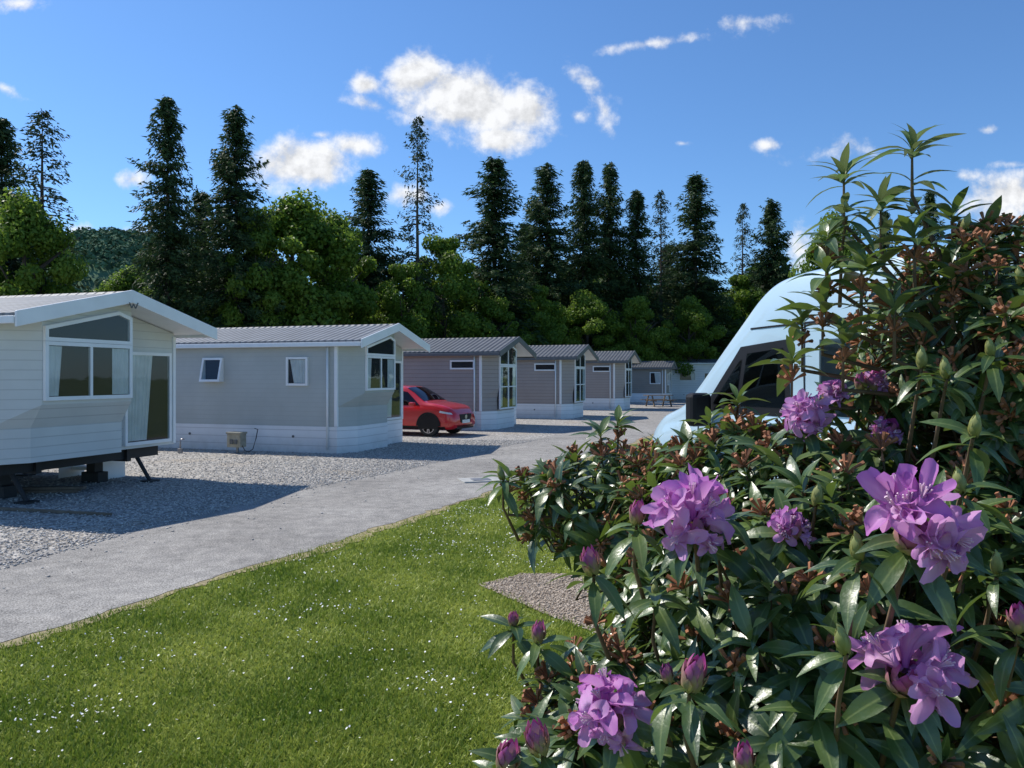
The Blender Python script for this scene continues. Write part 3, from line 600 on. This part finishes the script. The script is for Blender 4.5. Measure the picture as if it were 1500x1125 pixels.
# ---------------------------------------------------------------- trees
def unit(a): return a/np.maximum(np.linalg.norm(a,axis=-1,keepdims=True),1e-9)
def conifer_mesh(seed,H=20,R=3.2,nb=480,sparse=False,tmin=.04):
    g=np.random.default_rng(seed); V=[];Rn=[]
    t=tmin+(1-tmin)*g.random(nb)**(.85); t[:8]=np.linspace(.92,1,8)
    az=g.random(nb)*2*np.pi; lobes=1+.24*np.sin(az*3+t*9+seed)
    Lb=(R*1.35*np.minimum(1,(1-t)**.76*1.0)*g.uniform(.45,1.15,nb)*lobes+.2)
    Lb*=1+.25*np.sin(t*37+seed)*g.random(nb)
    up=np.where(t>.75,.45,.05)+g.normal(0,.12,nb)
    for i in range(nb):
        ns=max(3,int(Lb[i]*(4.0 if not sparse else 2.6))); s=np.linspace(.12 if not sparse else .4,1,ns)
        dirh=np.array([math.cos(az[i]),math.sin(az[i]),0]); x=Lb[i]*s
        base=np.array([0,0,t[i]*H])+x[:,None]*dirh+np.stack([0*x,0*x,up[i]*x-.13*x**2+.05*x**2*(s>.8)],1)
        m_=8 if not sparse else 6
        base=np.repeat(base,m_,0); n=len(base)
        lat=np.array([-dirh[1],dirh[0],0])
        side=g.normal(0,.75,n); d=unit(dirh*g.uniform(.3,1,n)[:,None]+lat*side[:,None]+np.array([0,0,-1])*g.uniform(-.1,.9,n)[:,None])
        base=base+g.normal(0,.12,(n,3)); l=g.uniform(.2,.5,n)*(1 if not sparse else .8); wv=unit(np.cross(d,g.normal(size=(n,3))))*g.uniform(.035,.09,n)[:,None]
        tri=np.stack([base-wv,base+wv,base+d*l[:,None]],1); V.append(tri.reshape(-1,3)); Rn.append(np.repeat(np.clip(g.normal(.45,.25,n)+.4*(s.repeat(m_)-.5),0,1),3))
    V=np.concatenate(V); return raw_mesh('conifer_crown',V,np.arange(len(V)).reshape(-1,3),{'rnd':np.concatenate(Rn)})
def conifer_trunk(seed,H=20,R=3.2,sparse=False):
    g=random.Random(seed); b=MB(); b.tube([(0,0,-.2),(.05,.02,H*.3),(-.05,.04,H*.65),(0,0,H*.985)],[.28,.21,.12,.015],8)
    for i in range(70 if sparse else 40):
        t=g.uniform(.15,.95); a=g.random()*6.28; l=R*(1-t)**.72*g.uniform(.6,1)
        d=Vector((math.cos(a),math.sin(a),0)); b.tube([Vector((0,0,t*H)),Vector((0,0,t*H))+d*l*.5+Vector((0,0,.05)),Vector((0,0,t*H-.1*l*l))+d*l],[.05,.03,.01],4)
    me=bpy.data.meshes.new('conifer_trunk'); me.from_pydata(b.v,[],b.f); return me
def broad_mesh(seed,H=12,R=4,nc=75,nl=380,ls=.17):
    g=np.random.default_rng(seed); V=[];Rn=[]
    for i in range(nc):
        t=g.random(); zz=.2+.8*t; prof=math.sin(math.pi*min(1,(zz*.93+.12))**1.15)**.6 if zz<.98 else .3
        a=g.random()*6.28; rr=R*prof*g.uniform(.35,1.0); c=np.array([rr*math.cos(a),rr*math.sin(a),H*(.08+.84*zz)]); cr=g.uniform(.5,1.25)*R/4
        d=unit(g.normal(size=(nl,3))); rad=cr*g.uniform(.45,1.15,nl)**.7; base=c+d*rad[:,None]*np.array([1,1,.75])
        nrm=unit(d+g.normal(0,.6,(nl,3))+np.array([0,0,.3])); u_=unit(np.cross(nrm,g.normal(size=(nl,3)))); v_=np.cross(nrm,u_); s=g.uniform(.5,1,nl)[:,None]*ls
        q=np.stack([base-u_*s,base-v_*s*.6,base+u_*s,base+v_*s*.6],1); V.append(q.reshape(-1,3)); Rn.append(np.repeat(np.clip(g.normal(.45,.2,nl)+g.normal(0,.12)+.3*d[:,2]*.5,0,1),4))
    V=np.concatenate(V); return raw_mesh('broadleaf_crown',V,np.arange(len(V)).reshape(-1,4),{'rnd':np.concatenate(Rn)})
def broad_trunk(seed,H=12,R=4):
    g=random.Random(seed); b=MB(); b.tube([(0,0,-.2),(.1,0,H*.25),(0,.1,H*.5),(.1,0,H*.85)],[.35,.27,.18,.04],8)
    for i in range(14):
        a=g.random()*6.28; z=g.uniform(.2,.6)*H; d=Vector((math.cos(a),math.sin(a),0)); l=R*g.uniform(.5,.85)
        b.tube([(0,0,z),Vector((0,0,z+l*.4))+d*l*.5,Vector((0,0,z+l*.8))+d*l],[.14,.08,.02],5)
    me=bpy.data.meshes.new('broadleaf_trunk'); me.from_pydata(b.v,[],b.f); return me
CM=[(conifer_mesh(s),conifer_trunk(s)) for s in (1,2,3,4,5)]
SM=[(conifer_mesh(s,nb=170,sparse=True,tmin=.2),conifer_trunk(s,sparse=True)) for s in (11,12)]
BM=[(broad_mesh(s),broad_trunk(s)) for s in (21,22,23)]
BD=[(a.copy(),t) for a,t in BM]
for a,t in CM: a.materials.append(M['conifer']); t.materials.append(M['bark'])
for a,t in SM: a.materials.append(M['conifer2']); t.materials.append(M['bark'])
for a,t in BM: a.materials.append(M['broad']); t.materials.append(M['bark'])
for a,t in BD: a.materials.append(M['broadshade'])
def tree(kind,u,vt,Y_,wpx,rz=None):
    lst,H0,R0,nm,lab,grp={'c':(CM,20,3.2,'conifer_tree','tall dark spruce tree behind the caravans','conifers along the wood edge'),
        's':(SM,20,3.2,'conifer_tree','tall thin sparse conifer with bare lower trunk','conifers along the wood edge'),
        'b':(BM,12,4,'broadleaf_tree','leafy bright green tree behind the caravans','broadleaf trees in the wood'),
        'd':(BD,12,4,'broadleaf_tree','shaded dark green tree below tall conifers','broadleaf trees in the wood')}[kind]
    cr,tr=random.choice(lst); H=2+(551-vt)*Y_/F; e=thing(nm,((u-750)/F*Y_,Y_,0),random.random()*6.28,lab,'tree',grp)
    sx=wpx*Y_/F/R0; e.scale=(sx,sx,H/H0)
    link('trunk',tr,(),e); link('crown',cr,(),e)
for a in [('c',2,178,44,66),('s',62,168,42,80),('c',245,148,45,60),('c',345,161,46,66),('c',295,285,52,60),('c',540,253,58,66),('s',612,176,56,50),('c',725,236,62,72),('c',800,244,68,62),('c',855,239,70,50),('c',893,242,72,46),('c',932,282,72,44),('s',968,283,73,40),('c',1018,260,74,58),('s',1088,301,78,34),('c',1130,295,78,46),('c',1362,285,60,34),('c',1296,312,62,30),('c',-60,200,44,60),('c',770,330,76,50),('c',980,360,80,55),
          ('b',35,270,40,90),('b',-50,330,40,80),('b',430,272,50,110),('b',375,300,47,75),('b',490,298,52,80),('b',185,384,62,60),('b',235,390,60,50),('b',650,335,58,75),('b',590,375,54,60),('b',1085,395,78,60),('b',1225,300,60,66),('b',1270,360,56,60),
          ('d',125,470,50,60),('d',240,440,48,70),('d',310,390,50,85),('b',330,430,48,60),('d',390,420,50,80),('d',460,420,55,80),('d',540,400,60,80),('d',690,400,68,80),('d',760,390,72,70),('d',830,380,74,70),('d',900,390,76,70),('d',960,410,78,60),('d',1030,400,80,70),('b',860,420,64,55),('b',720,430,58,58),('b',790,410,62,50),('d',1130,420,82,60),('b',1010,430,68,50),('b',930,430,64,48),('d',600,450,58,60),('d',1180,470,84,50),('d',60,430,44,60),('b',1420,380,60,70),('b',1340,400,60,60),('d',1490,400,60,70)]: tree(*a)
g=rng; n=70000; X=g.uniform(-80,48,n); Yd=92+g.uniform(0,10,n); top=13+2.5*np.sin(X*.23)+2*np.sin(X*.61+1)-np.where(X>30,(X-30)*.25,0)-np.where(X<-38,np.minimum((-38-X)*.4,4.5),0); Z=g.random(n)**.8*top
base=np.stack([X,Yd-3*np.cos(X*.9)*(1-Z/15),Z],1); nr=unit(g.normal(size=(n,3))+np.array([0,-.6,.3])); u_=unit(np.cross(nr,g.normal(size=(n,3)))); v_=np.cross(nr,u_); s=g.uniform(.3,.7,n)[:,None]
q=np.stack([base-u_*s,base-v_*s*.6,base+u_*s,base+v_*s*.6],1).reshape(-1,3)
link('woodland',raw_mesh('woodland',q,np.arange(4*n).reshape(-1,4),{'rnd':np.repeat(g.random(n)*.6,4)}),['broadshade'],kind='stuff')
hx=np.linspace(-420,80,150); hy=np.linspace(260,560,70); gx,gy=np.meshgrid(hx,hy)
HH=74; hzf=lambda X_,Y_: HH*np.exp(-((X_+205)/130)**2)*ss(260,400,Y_)*(1-.3*ss(450,560,Y_))
hz=hzf(gx,gy)
hv=np.stack([gx,gy,hz+rng.normal(0,.8,gx.shape)*np.clip(hz/10,0,1)-.5],-1).reshape(-1,3); ii=np.arange(69*150).reshape(69,150)[:,:-1].ravel()
link('hill',raw_mesh('hill',hv,np.stack([ii,ii+1,ii+151,ii+150],1)),['hill'],kind='structure')
n=90000; cx=g.uniform(-330,-60,1100); cy=g.uniform(285,430,1100); ci=g.integers(0,1100,n); dd=unit(g.normal(size=(n,3))); dd[:,2]=np.abs(dd[:,2]); rr=g.uniform(2.5,5,1100)[ci]
X=cx[ci]+dd[:,0]*rr; Yd=cy[ci]+dd[:,1]*rr; base=np.stack([X,Yd,hzf(cx,cy)[ci]+dd[:,2]*rr*1.1],1)
nr=unit(dd+g.normal(0,.4,(n,3))); u_=unit(np.cross(nr,g.normal(size=(n,3)))); v_=np.cross(nr,u_); s=g.uniform(.5,1.1,n)[:,None]
q=np.stack([base-u_*s,base-v_*s*.7,base+u_*s,base+v_*s*.7],1).reshape(-1,3)
link('hillside_woodland',raw_mesh('hillside_woodland',q,np.arange(4*n).reshape(-1,4),{'rnd':np.repeat(g.random(n),4)}),['hill'],kind='stuff')
# ---------------------------------------------------------------- rhododendron
bush=thing('rhododendron_bush',(1.0,2.3,.3),0,'large rhododendron bush with purple flowers and glossy leaves','bush')
BO=np.array([1.0,2.3,.3])
NL=7; tt=np.linspace(0,1,NL); prof=np.array([.12,.62,.93,1.0,.85,.5,.03])
TX=np.repeat(tt,3); TS=np.tile([-1,0,1],NL); TW=np.repeat(prof,3)
TF=np.array([(i*3+j,(i+1)*3+j,(i+1)*3+j+1,i*3+j+1) for i in range(NL-1) for j in (0,1)])
def leaves_mesh(name,B,D,Nn,Ln,Wf,K,Rn,fold=.25,grad=0):
    n=len(B); Sd=np.cross(Nn,D)
    x=TX[None]*Ln[:,None]; w_=TS[None]*TW[None]*(Ln*Wf)[:,None]
    z=-K[:,None]*Ln[:,None]*TX[None]**2+fold*np.abs(w_)+ (0.06*Ln)[:,None]*np.sin(TX*np.pi)[None]
    Pv=B[:,None]+x[...,None]*D[:,None]+w_[...,None]*Sd[:,None]+z[...,None]*Nn[:,None]
    f=(TF[None]+np.arange(n)[:,None,None]*21).reshape(-1,4)
    return raw_mesh(name,Pv.reshape(-1,3),f,{'rnd':np.clip(np.repeat(Rn,21)+grad*(np.tile(TX,n)-.5),0,1),'lx':np.tile(TS.astype(float),n)},smooth=True)
def rosette(g,pos,axis,nl,L0,emin=-.1,emax=.9,droop=.25,acc=None,wf=.145,rn=None):
    axis=np.array(axis,float); axis/=np.linalg.norm(axis); a=np.array([0,0,1.]) if abs(axis[2])<.9 else np.array([1.,0,0]); U=np.cross(axis,a); U/=np.linalg.norm(U); V=np.cross(axis,U)
    ph=g.random()*6.28; r0=g.normal(.42,.24) if rn is None else rn
    for i in range(nl):
        f=ph+i*2.4+g.normal(0,.15); t=i/max(1,nl-1); el=emin+(emax-emin)*t+g.normal(0,.14)
        d=math.cos(el)*(math.cos(f)*U+math.sin(f)*V)+math.sin(el)*axis; d[2]-=.12*(1-t); d/=np.linalg.norm(d)
        n_=axis-d*(axis@d); n_/=np.linalg.norm(n_)+1e-9
        n_=n_+g.normal(0,.22,3); n_-=d*(n_@d); n_/=np.linalg.norm(n_)
        acc.append((pos+axis*(-.02+.03*t),d,n_,L0*g.uniform(.7,1.12)*(1-.25*t),wf*g.uniform(.85,1.15),droop*g.uniform(.2,1.6),min(1,max(0,r0+g.normal(0,.14)))))
ELL=[((.88,1.92,1.23),(.60,.68,.56),1.0),((.26,1.78,.99),(.28,.36,.34),1.0),((.40,2.62,1.56),(.34,.34,.18),1.0),((1.38,2.1,1.98),(.40,.42,.38),1.45),((.95,2.3,.7),(.75,.85,.45),.6),((.74,2.2,1.60),(.35,.4,.22),1.1),((1.5,2.2,1.5),(.45,.6,.5),.9)]
gg=np.random.default_rng(42)
flowers=[(1012,748,1.5,.082,(-.2,-.45,.8)),(1347,752,1.18,.084,(-.05,-.5,.8)),(1330,968,1.22,.080,(-.1,-.5,.8)),(890,1035,1.42,.076,(-.25,-.6,.7)),(1175,600,1.9,.064,(-.2,-.4,.9)),(1222,574,2.0,.042,(.2,-.4,.8)),(1283,558,2.0,.035,(0,-.3,1)),(1160,768,1.6,.045,(0,-.5,.7)),(1300,628,1.9,.04,(0,-.5,.6))]
FP=[np.array(world_at(u,v,Y_)) for u,v,Y_,_,_ in flowers]
BUDS=[(1350,520,1.7,0,1.1),(1387,535,1.65,0,1.1),(1425,618,1.4,0,1.05),(1195,720,1.6,0,1.1),(1258,795,1.25,0,1.1),(1240,930,1.2,0,1.1),(737,690,2.4,0,1.1),(806,692,2.4,0,1),(1410,322,2.0,0,1),(1452,505,1.7,0,1),(1408,700,1.3,0,1),(1496,400,1.8,0,1),(1240,300,2.0,0,.7),(1120,690,1.9,0,.9),(960,860,1.6,0,.8),(1460,820,1.3,0,.9),
   (870,820,1.5,1,1.1),(932,750,1.6,1,1),(1010,985,1.25,1,1.2),(1493,905,1.2,1,.9),(752,905,1.9,1,.8),(788,925,1.8,1,1),(795,1078,1.4,1,1.3),(740,1105,1.4,1,1.3),(1092,1110,1.3,1,1),(980,985,1.4,1,.7),(1058,745,1.6,1,.8),(1262,560,2.0,1,.9),(1290,632,1.9,1,.7)]
BP=[np.array(world_at(u,v,Y_)) for u,v,Y_,_,_ in BUDS]
acc=[]; stems=[]; dead=[]
def inside(p,skip,sh=.86):
    for k,(c,r_,_) in enumerate(ELL):
        if k==skip: continue
        if np.sum(((p-np.array(c))/(np.array(r_)*sh))**2)<1: return True
    return False
def blocks(p):
    for L_,rad in ((FP,.09),(BP,.045)):
        for f in L_:
            if np.linalg.norm(p-f)<rad: return True
            dv=np.array([0,-.9,.2]); dv/=np.linalg.norm(dv); t=(p-f)@dv
            if t>0 and np.linalg.norm((p-f)-dv*t)<rad*.9: return True
    return False
for k,(c,r_,dn) in enumerate(ELL):
    c=np.array(c);r_=np.array(r_); area=4*math.pi*((r_[0]*r_[1])**1.6/3+(r_[0]*r_[2])**1.6/3+(r_[1]*r_[2])**1.6/3)**(1/1.6)
    nn=int(area*185*dn)
    for i in range(nn):
        d=gg.normal(size=3); d/=np.linalg.norm(d); layer=1 if gg.random()<.66 else gg.uniform(.6,.92)
        p=c+d*r_*layer*(1+gg.normal(0,.07))
        if inside(p,k,.84 if layer==1 else .7) or p[1]<.95 or p[2]<.34 or blocks(p): continue
        if p[2]<.9 and gg.random()<.35: continue
        ax_=d/r_; ax_/=np.linalg.norm(ax_); ax_=ax_*.75+np.array([0,0,.7])+gg.normal(0,.25,3); 
        rosette(gg,p,ax_,int(gg.integers(6,12)),gg.uniform(.09,.142)*(.9 if layer<1 else 1)*(.8 if k==3 else 1)*(1.12 if k in (0,1) and p[1]<1.7 else 1),acc=acc,droop=.28)
        axu=ax_/np.linalg.norm(ax_)
        m1=p-axu*gg.uniform(.1,.2); m2=c+(p-c)*.35-np.array([0,0,.12]); stems.append(([p,m1,(m1+m2)/2+gg.normal(0,.02,3),m2],[.0028,.004,.005,.007]))
        if layer==1 and gg.random()<(.75 if k in (2,3,5) else .55): dead.append((p+axu*.025,axu))
TOP=[(1336,222,2.1,.16),(1236,262,2.05,.15),(1290,305,2.15,.13),(1395,320,2.1,.13),(1212,350,2.0,.12),(1445,345,2.05,.12),(1340,350,1.95,.13),(1262,395,1.9,.13),(1490,350,2.0,.12),(1175,475,2.0,.11),(1395,405,1.9,.13),(1205,450,1.95,.12),(1160,530,1.95,.11),(880,640,2.55,.11),(905,622,2.6,.1),(745,700,2.5,.1),(1080,590,2.2,.11),(1470,470,1.8,.14),(1310,455,1.85,.13),(1040,620,2.2,.1),(1210,400,1.95,.12),(1235,500,1.9,.12)]
newacc=[]
for (u,v,Y_,L0) in TOP:
    p=np.array(world_at(u,v,Y_)); 
    ax_=np.array([gg.normal(0,.12),gg.normal(0,.12),1])
    if v<315:
        rosette(gg,p,ax_,16,L0*.85,.15,1.25,.5,acc=newacc,wf=.11); rosette(gg,p-np.array([0,0,.09]),ax_,7,L0*.85,0,.5,.3,acc=newacc,wf=.13,rn=.2); rosette(gg,p-np.array([0,0,.16]),ax_,8,L0*.8,-.1,.3,.3,acc=acc)
    else:
        rosette(gg,p,ax_,11,L0,0,.9,.3,acc=acc); dead.append((p-np.array([0,0,.05]),np.array([0,0,1.])))
    rt=np.array([1.36,2.1,1.9]) if u>1150 else np.array([.5,2.5,1.5])
    stems.append(([p,p-np.array([0,0,.12]),(p+rt)/2+np.array([0,0,-.05]),rt],[.003,.005,.007,.01])); 
for f,(_,_,_,R_,ax_) in zip(FP,flowers):
    a=np.array(ax_); a/=np.linalg.norm(a); rosette(gg,f-a*R_*.75,a,10,.135,-.4,.0,.25,acc=acc); stems.append(([f-a*R_*.5,f-a*.12,f-a*.25+np.array([.03,.1,-.12])],[.004,.005,.006]))
for f,(_,_,_,kd,sc) in zip(BP,BUDS):
    rosette(gg,f-np.array([0,0,.03*sc]),np.array([gg.normal(0,.15),-.15,1]),8,.115,-.35,.2,.25,acc=acc); stems.append(([f-np.array([0,0,.03]),f-np.array([0,-.03,.12]),f+np.array([.05,.16,-.25])],[.0035,.004,.006]))
# leaves between the camera and an open truss are left out
B_=np.array([q[0] for q in acc]); D_=np.array([q[1] for q in acc]); L_=np.array([q[3] for q in acc]); ok=np.ones(len(acc),bool)
for f,(_,_,_,R_,_) in zip(FP,flowers):
    dv=np.array([0,0,2.0])-f; dv=dv/np.linalg.norm(dv)
    for s in (.35,.7,1.0):
        q=B_+D_*(L_*s)[:,None]-f; t=q@dv; dist=np.linalg.norm(q-t[:,None]*dv,axis=1); ok&=~((t>-.01)&(t<.5)&(dist<R_*.85))
acc=[a for a,k in zip(acc,ok) if k]
def fin(acc,name,mat):
    B,D,Nn,Ln,Wf,K,Rn=[np.array([q[i] for q in acc]) for i in range(7)]
    link(name,leaves_mesh(name,B-BO,D,Nn,Ln,Wf,K,Rn),[mat],bush)
fin(acc,'leaves','rleaf'); fin(newacc,'young_leaves','rleafnew')
b=MB()
for q,rr in stems: b.tube([Vector(x-BO) for x in q],rr,5,cap=False)
base=Vector((0,0,-.05))
for (c,r_,_) in ELL:
    c=Vector(c)-Vector(BO)
    for k in range(3):
        t=c+Vector((random.uniform(-.15,.15),random.uniform(-.2,.2),random.uniform(-.1,.1))); b.tube([base+Vector((random.uniform(-.15,.15),random.uniform(-.15,.15),0)),base.lerp(t,.5)+Vector((random.uniform(-.1,.1),random.uniform(-.1,.1),-.1)),t],[.03,.02,.01],7)
b.obj('stems',['twig'],bush,smooth=True)
b=MB()
for p,a in dead:
    a=Vector(a); 
    for i in range(13):
        d=(a+Vector(gg.normal(0,.85,3))).normalized(); q=Vector(p-BO); b.tube([q,q+d*.018+Vector((0,0,.002)),q+d*gg.uniform(.026,.05)],[.0018,.0028,.0052],4)
b.obj('seed_heads',['deadhead'],bush)
def basis(a):
    a=Vector(a).normalized(); u=a.orthogonal().normalized(); return u,a.cross(u),a
def truss(R_,seed):
    g=np.random.default_rng(seed); V=[];Fq=[];T=[]; st=MB(); nf=9; NA=50; NR=10
    for k in range(nf):
        zc=1-(k+.4)/nf*1.1; ph=k*2.39996+g.normal(0,.3); rr=math.sqrt(max(0,1-zc*zc)); a=Vector((rr*math.cos(ph),rr*math.sin(ph),zc))+Vector(g.normal(0,.2,3)); u,v_,a=basis(a)
        c0=a*R_*.12; op=g.uniform(.5,1.12); Lf=R_*.86*g.uniform(.8,1.2); Rf=R_*.68*op; p0=g.random()*6.28; b0=len(V); til=Vector(g.normal(0,.18,3))
        pw=[g.uniform(.78,1.22) for _ in range(5)]; pb=[g.normal(0,.35) for _ in range(5)]
        for i in range(NR):
            t=i/(NR-1)
            for j in range(NA):
                f=2*math.pi*j/NA; pi_=int(((j+NA/10)%NA)/(NA/5)); lobe=abs(math.cos(2.5*f)); notch=1-(.84*max(0,t-.26)/.74)*(1-lobe**.62)
                rad=Rf*(.10+.90*t**1.7)*notch*(1+(pw[pi_]-1)*t*lobe); z=Lf*(t**.75)*(1-.18*(1-lobe)*t)-(Rf*(.36+pb[pi_])*max(0,t-.6)/.4*lobe)+Rf*.07*math.sin(f*10+k*2)*t**2-Rf*.12*t*(lobe>.93)
                ff=f+p0; V.append(c0+(u*rad*math.cos(ff)+v_*rad*math.sin(ff)+a*z)+til*rad*t); T.append(min(1,max(0,.12+.6*abs(t-.55)*1.6+g.normal(0,.04)+.2*(lobe<.25)+(.3 if k%3==0 else 0))))
        Fq+=[(b0+i*NA+j,b0+i*NA+(j+1)%NA,b0+(i+1)*NA+(j+1)%NA,b0+(i+1)*NA+j) for i in range(NR-1) for j in range(NA)]
        for s_ in range(8):
            d=(a+Vector(g.normal(0,.2,3))).normalized(); st.tube([c0+a*Lf*.2,c0+a*Lf*.6+d*.004,c0+a*Lf*.55+d*R_*.42],[.0006,.0006,.0014],4)
    return raw_mesh('flower_truss',[tuple(x) for x in V],Fq,{'rnd':T},smooth=True),st
def place(o,pos,ax_,sc=1,org=BO):
    u,v_,a=basis(ax_); o.rotation_euler=Matrix((u,v_,a)).transposed().to_euler(); o.location=Vector(pos)-Vector(org); o.scale=(sc,sc,sc)
def budmesh(seed,Lb,Rb,name,loose=0):
    g=np.random.default_rng(seed); a_=[]; nk=30
    for k in range(nk):
        t=k/nk; f=k*2.4; zc=t*.62*Lb; rr=Rb*(math.sin(math.pi*(.14+.62*t))**.8)
        dirr=np.array([math.cos(f),math.sin(f),0]); B=dirr*rr*.75+np.array([0,0,zc]); D=unit(np.array([0,0,1.])+dirr*(.45-.7*t+loose*g.random())); n_=unit(dirr-D*(dirr@D))
        a_.append((B,D,n_,Lb*g.uniform(.34,.5),.27,.25-loose*.3*g.random(),min(1,max(0,.0+t*.95+g.normal(0,.12)))))
    B,D,Nn,Ln,Wf,K,Rn=[np.array([q[i] for q in a_]) for i in range(7)]
    return leaves_mesh(name,B,D,Nn,Ln,Wf,K,Rn,fold=-.4,grad=.6)
bg_=budmesh(1,.05,.0125,'bud'); bp_=budmesh(2,.058,.017,'bud',.35); bg_.materials.append(M['budgreen']); bp_.materials.append(M['budpurple'])
for i,(f,(_,_,_,R_,ax_)) in enumerate(zip(FP,flowers)):
    me,st=truss(R_,100+i); o=link('flower_truss',me,['petal'],bush); an=np.array(Vector(ax_).normalized()); place(o,f-an*R_*.4,ax_)
    st.obj('stamens',['stamen'],o)
    q=link('bud_scales',bp_,(),o); q.location=(0,0,-R_*.55); q.scale=(1.7,1.7,1.1)
for (u,v,Y_,kind,sc) in BUDS:
    o=link('bud',bp_ if kind else bg_,(),bush); p=world_at(u,v,Y_); place(o,p-Vector((0,0,.03*sc)),(gg.normal(-.1,.15),gg.normal(-.1,.15),1),sc)
print('leaves',len(acc),len(newacc),'stems',len(stems))
